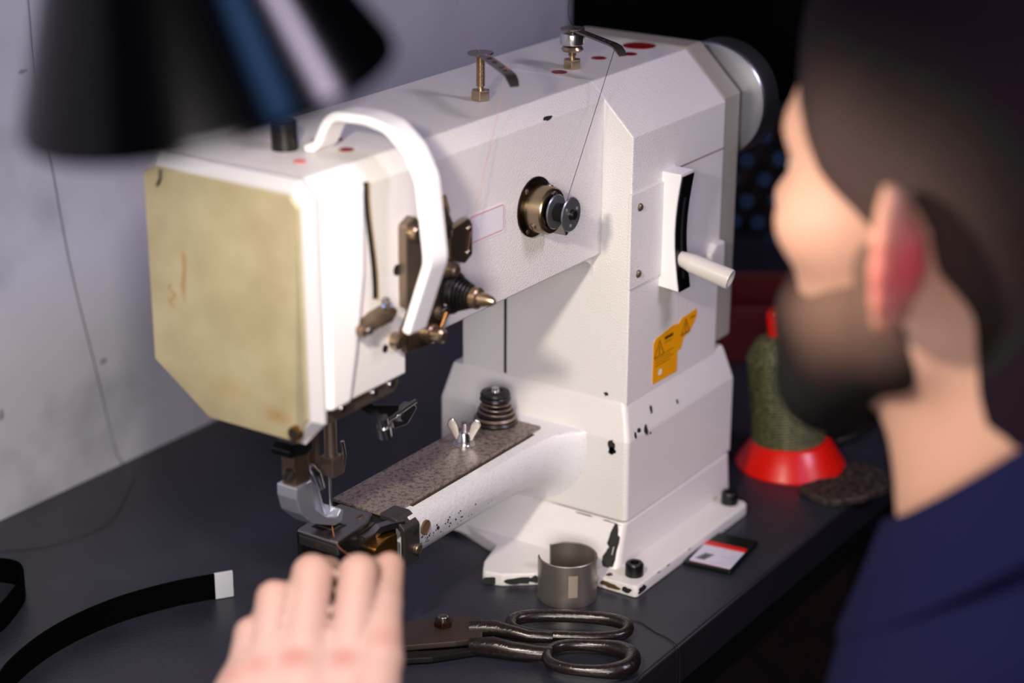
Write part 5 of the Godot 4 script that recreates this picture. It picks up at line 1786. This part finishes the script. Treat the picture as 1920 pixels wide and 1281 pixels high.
func hand(arr: Array) -> void:
	var iM := Vector3(-0.3715, 0.1185, 0.0360)
	var mM := Vector3(-0.3895, 0.1210, 0.0170)
	var rM := Vector3(-0.4015, 0.1175, 0.0015)
	var pM := Vector3(-0.4095, 0.1130, -0.0070)
	var W := Vector3(-0.4450, 0.0880, 0.0780)
	var b := Blob.new(Vector3(-0.49, 0.06, -0.05), Vector3(-0.27, 0.20, 0.12), 0.0028)
	# palm
	var w2 := W + Vector3(-0.010, 0.0, -0.012)
	b.cap(W, iM, 0.021, 0.0135, 0.012)
	b.cap(W, mM, 0.021, 0.0140, 0.012)
	b.cap(w2, rM, 0.020, 0.0130, 0.012)
	b.cap(w2, pM, 0.019, 0.0120, 0.012)
	b.cap(W, w2 + Vector3(-0.03, -0.025, 0.05), 0.024, 0.026, 0.012)
	for f in [
			[iM, Vector3(-0.3322, 0.1625, 0.0152), Vector3(-0.3095, 0.1490, 0.0030), Vector3(-0.2975, 0.1310, 0.0010), 0.0124, 0.0112, 0.0100, 0.0085],
			[mM, Vector3(-0.3470, 0.1620, -0.0062), Vector3(-0.3205, 0.1475, -0.0180), Vector3(-0.3070, 0.1300, -0.0120), 0.0126, 0.0114, 0.0102, 0.0085],
			[rM, Vector3(-0.3690, 0.1535, -0.0152), Vector3(-0.3430, 0.1385, -0.0225), Vector3(-0.3320, 0.1240, -0.0140), 0.0118, 0.0104, 0.0094, 0.0080],
			[pM, Vector3(-0.3850, 0.1375, -0.0190), Vector3(-0.3650, 0.1180, -0.0230), Vector3(-0.3550, 0.1060, -0.0140), 0.0112, 0.0096, 0.0084, 0.0072]]:
		var mid: Vector3 = f[0].lerp(f[1], 0.35)
		b.cap(f[0], mid, f[4], lerpf(f[4], f[5], 0.35), 0.010)
		b.cap(mid, f[1], lerpf(f[4], f[5], 0.35), f[5], 0.002)
		b.cap(f[1], f[2], f[5], f[6], 0.002)
		b.cap(f[2], f[3], f[6], f[7], 0.002)
		b.ell(Transform3D(Basis.from_scale(Vector3(0.011, 0.008, 0.011)), f[0] + Vector3(-0.001, 0.0035, 0.001)), 0.012)
	# thumb: from the side of the palm, along the index finger
	var tC := Vector3(-0.4010, 0.1080, 0.0720)
	var tM := Vector3(-0.3555, 0.1290, 0.0480)
	var tI := Vector3(-0.3275, 0.1450, 0.0280)
	var tT := Vector3(-0.3070, 0.1570, 0.0175)
	b.cap(W, tC, 0.020, 0.018, 0.010)
	b.cap(tC, tM, 0.017, 0.0125, 0.006)
	b.cap(tM, tI, 0.0125, 0.0112, 0.003)
	b.cap(tI, tT, 0.0112, 0.0088, 0.003)
	b.nets(arr)

func hair(t: Node3D, H: Transform3D) -> void:
	var B := H.basis
	var m := smat(Color(1, 1, 1), 0.85, 0.0, 0.25)
	m.vertex_color_use_as_albedo = true
	m.normal_enabled = true
	m.normal_texture = M.fine
	tri_on(m, 30.0)
	m.normal_scale = 0.7
	# cap of hair: thicker on top, shaved short at the sides and nape
	var b := Blob.new(EARS + Vector3(-0.13, -0.13, -0.13), EARS + Vector3(0.13, 0.19, 0.20), 0.0045)
	b.ell(axes(H * Vector3(0, 0.050, -0.013), B, Vector3(0.0785, 0.0885, 0.1005)), 0.02)
	b.ell(axes(H * Vector3(0, 0.092, 0.012), B, Vector3(0.070, 0.062, 0.085)), 0.02)
	b.ell(axes(H * Vector3(0, 0.052, 0.040), B, Vector3(0.0660, 0.064, 0.045)), 0.03)
	b.cap(H * Vector3(0, -0.02, -0.030), H * Vector3(0, -0.075, -0.050), 0.0600, 0.0590, 0.02)
	# clear the face, the ears' front and below the nape
	b.cut(H * Vector3(0, 0.02, 0.052), Vector3.ZERO + (B * Vector3(0, -0.62, 0.78)).normalized())
	b.cut(H * Vector3(0, -0.078, -0.04), (B * Vector3(0, -1.0, 0.25)).normalized())
	b.ell(axes(H * Vector3(0, -0.075, 0.06), B, Vector3(0.12, 0.085, 0.072)), 0.006, true)
	for sd in [-1, 1]:
		b.ell(axes(H * Vector3(0.083 * sd, -0.006, 0.002), B, Vector3(0.020, 0.034, 0.018)), 0.006, true)
	var arr := [PackedVector3Array(), PackedVector3Array(), PackedInt32Array()]
	b.nets(arr)
	var tint := [Color(0.005, 0.0035, 0.004)]
	for sd in [-1, 1]:
		tint.append([H * Vector3(0.075 * sd, 0.010, 0.010), 0.085, Color(0.048, 0.030, 0.027), 0.9])
		tint.append([H * Vector3(0.075 * sd, 0.045, 0.050), 0.055, Color(0.04, 0.025, 0.023), 0.8])
	tint.append([H * Vector3(0, -0.07, -0.10), 0.07, Color(0.04, 0.026, 0.023), 0.6])
	put("hair", smooth_mesh(arr, tint), m, t)
	# beard: along the jaw, chin and upper lip, up to the ears as stubble
	b = Blob.new(EARS + Vector3(-0.10, -0.17, -0.17), EARS + Vector3(0.10, 0.05, 0.09), 0.0045)
	for sd in [-1, 1]:
		b.cap(H * Vector3(0.0625 * sd, -0.012, 0.020), H * Vector3(0.056 * sd, -0.048, 0.010), 0.0125, 0.0175, 0.012)
		b.cap(H * Vector3(0.054 * sd, -0.048, 0.010), H * Vector3(0.026 * sd, -0.090, 0.070), 0.0205, 0.0220, 0.02)
		b.cap(H * Vector3(0.046 * sd, -0.046, 0.044), H * Vector3(0.026 * sd, -0.060, 0.082), 0.0185, 0.0180, 0.02)
		b.cap(H * Vector3(0.004 * sd, -0.033, 0.100), H * Vector3(0.028 * sd, -0.048, 0.086), 0.0065, 0.0085, 0.008)
	b.ell(axes(H * Vector3(0, -0.098, 0.078), B, Vector3(0.034, 0.030, 0.029)), 0.02)
	b.cap(H * Vector3(-0.017, -0.052, 0.100), H * Vector3(0.017, -0.052, 0.100), 0.006, 0.006, 0.004, true)
	arr = [PackedVector3Array(), PackedVector3Array(), PackedInt32Array()]
	b.nets(arr)
	tint = [Color(0.006, 0.004, 0.005)]
	for sd in [-1, 1]:
		tint.append([H * Vector3(0.066 * sd, -0.012, 0.026), 0.068, Color(0.115, 0.066, 0.050), 0.95])
		tint.append([H * Vector3(0.058 * sd, -0.036, 0.060), 0.052, Color(0.115, 0.066, 0.050), 0.9])
	put("beard", smooth_mesh(arr, tint), m, t)
	for sd in [-1, 1]:
		var s := Mesher.new()
		s.tube([H * Vector3(0.016 * sd, 0.039, 0.094), H * Vector3(0.032 * sd, 0.043, 0.0905), H * Vector3(0.050 * sd, 0.037, 0.077)], [0.0035, 0.0045, 0.002], 8)
		part("eyebrow", s, smat(Color(0.10, 0.07, 0.06), 0.8), t)
		s = Mesher.new()
		s.ellipsoid(axes(H * Vector3(0.031 * sd, 0.018, 0.0815), B, Vector3(0.0115, 0.0055, 0.0118)), 14)
		var e := part("eye", s, smat(Color(0.85, 0.82, 0.80), 0.15), t)
		s = Mesher.new()
		s.ellipsoid(axes(H * Vector3(0.031 * sd, 0.017, 0.0905), B, Vector3(0.0048, 0.0045, 0.0032)), 12)
		part("iris", s, smat(Color(0.10, 0.06, 0.04), 0.1), e)

func shirt(t: Node3D, H: Transform3D) -> void:
	var m := bumpy(tri_on(smat(Color(0.046, 0.052, 0.165), 0.9, 0.0, 0.18), 40.0), M.fine, 0.5)
	var b := Blob.new(Vector3(-0.70, -0.52, -0.06), Vector3(0.26, 0.33, 0.82), 0.012)
	var caps := torso_caps()
	for i in caps.size():
		var c: Array = caps[i]
		var grow := 0.016
		var to: Vector3 = c[1]
		var rb: float = c[3]
		if i == 6 or i == 8:
			# sleeves end above the wrist
			to = c[0] + (to - c[0]) * 0.62
			rb = lerpf(c[2], c[3], 0.62) + 0.003
		b.cap(c[0], to, c[2] + grow, rb + grow, 0.05)
	# neck opening
	var nb := NB
	var up := (H * Vector3(0, -0.03, -0.022) - nb).normalized()
	b.cap(nb - up * 0.06, nb + up * 0.12, 0.067, 0.070, 0.004, true)
	var arr := [PackedVector3Array(), PackedVector3Array(), PackedInt32Array()]
	b.nets(arr)
	var s := put("shirt", smooth_mesh(arr, [Color.WHITE]), m, t)
	# collar: a stand round the neck and a folded leaf with points in front
	var ax := turned(nb, up, Vector3(1, 0, 0))
	var ms := Mesher.new()
	var rs := []
	for k in 49:
		var a := lerpf(deg_to_rad(-68.0), deg_to_rad(248.0), k / 48.0)   # opening towards the front (-z)
		var back := 0.5 + 0.5 * sin(a)                                    # 1 at the nape
		var dv := Vector3(cos(a), 0, sin(a))
		var fr := 1.0 - back
		var rr := 0.069 + 0.003 * fr
		var hi := -0.005 + 0.088 * back
		var drop := lerpf(0.036, 0.056, pow(fr, 1.5))
		var outw := lerpf(0.026, 0.036, fr)
		rs.append(PackedVector3Array([
			ax * (dv * rr + Vector3(0, -0.045, 0)), ax * (dv * rr + Vector3(0, hi, 0)), ax * (dv * (rr + 0.003) + Vector3(0, hi + 0.003, 0)),
			ax * (dv * (rr + 0.007) + Vector3(0, hi + 0.001, 0)), ax * (dv * (rr + outw * 0.6) + Vector3(0, hi - drop * 0.5, 0)), ax * (dv * (rr + outw) + Vector3(0, hi - drop, 0)),
			ax * (dv * (rr + outw - 0.003) + Vector3(0, hi - drop - 0.001, 0)), ax * (dv * (rr + outw * 0.55 - 0.002) + Vector3(0, hi - drop * 0.5, 0)), ax * (dv * (rr + 0.004) + Vector3(0, hi - 0.008, 0)), ax * (dv * (rr + 0.003) + Vector3(0, -0.045, 0))]))
	ms.rings(rs)
	part("collar", ms, m, s, 70.0)
	# dark trousers
	b = Blob.new(Vector3(-0.62, -0.80, -0.10), Vector3(0.12, -0.25, 0.85), 0.016)
	for sd in [-1, 1]:
		var hip := Vector3(EARS.x + 0.10 * sd, -0.40, 0.60)
		var knee := Vector3(EARS.x + 0.14 * sd, -0.36, 0.18)
		b.cap(hip, knee, 0.095, 0.07, 0.03)
		b.cap(knee, Vector3(EARS.x + 0.14 * sd, -0.72, 0.20), 0.07, 0.055, 0.02)
	arr = [PackedVector3Array(), PackedVector3Array(), PackedInt32Array()]
	b.nets(arr)
	put("trousers", smooth_mesh(arr, [Color.WHITE]), smat(Color(0.03, 0.05, 0.12), 0.8), t)
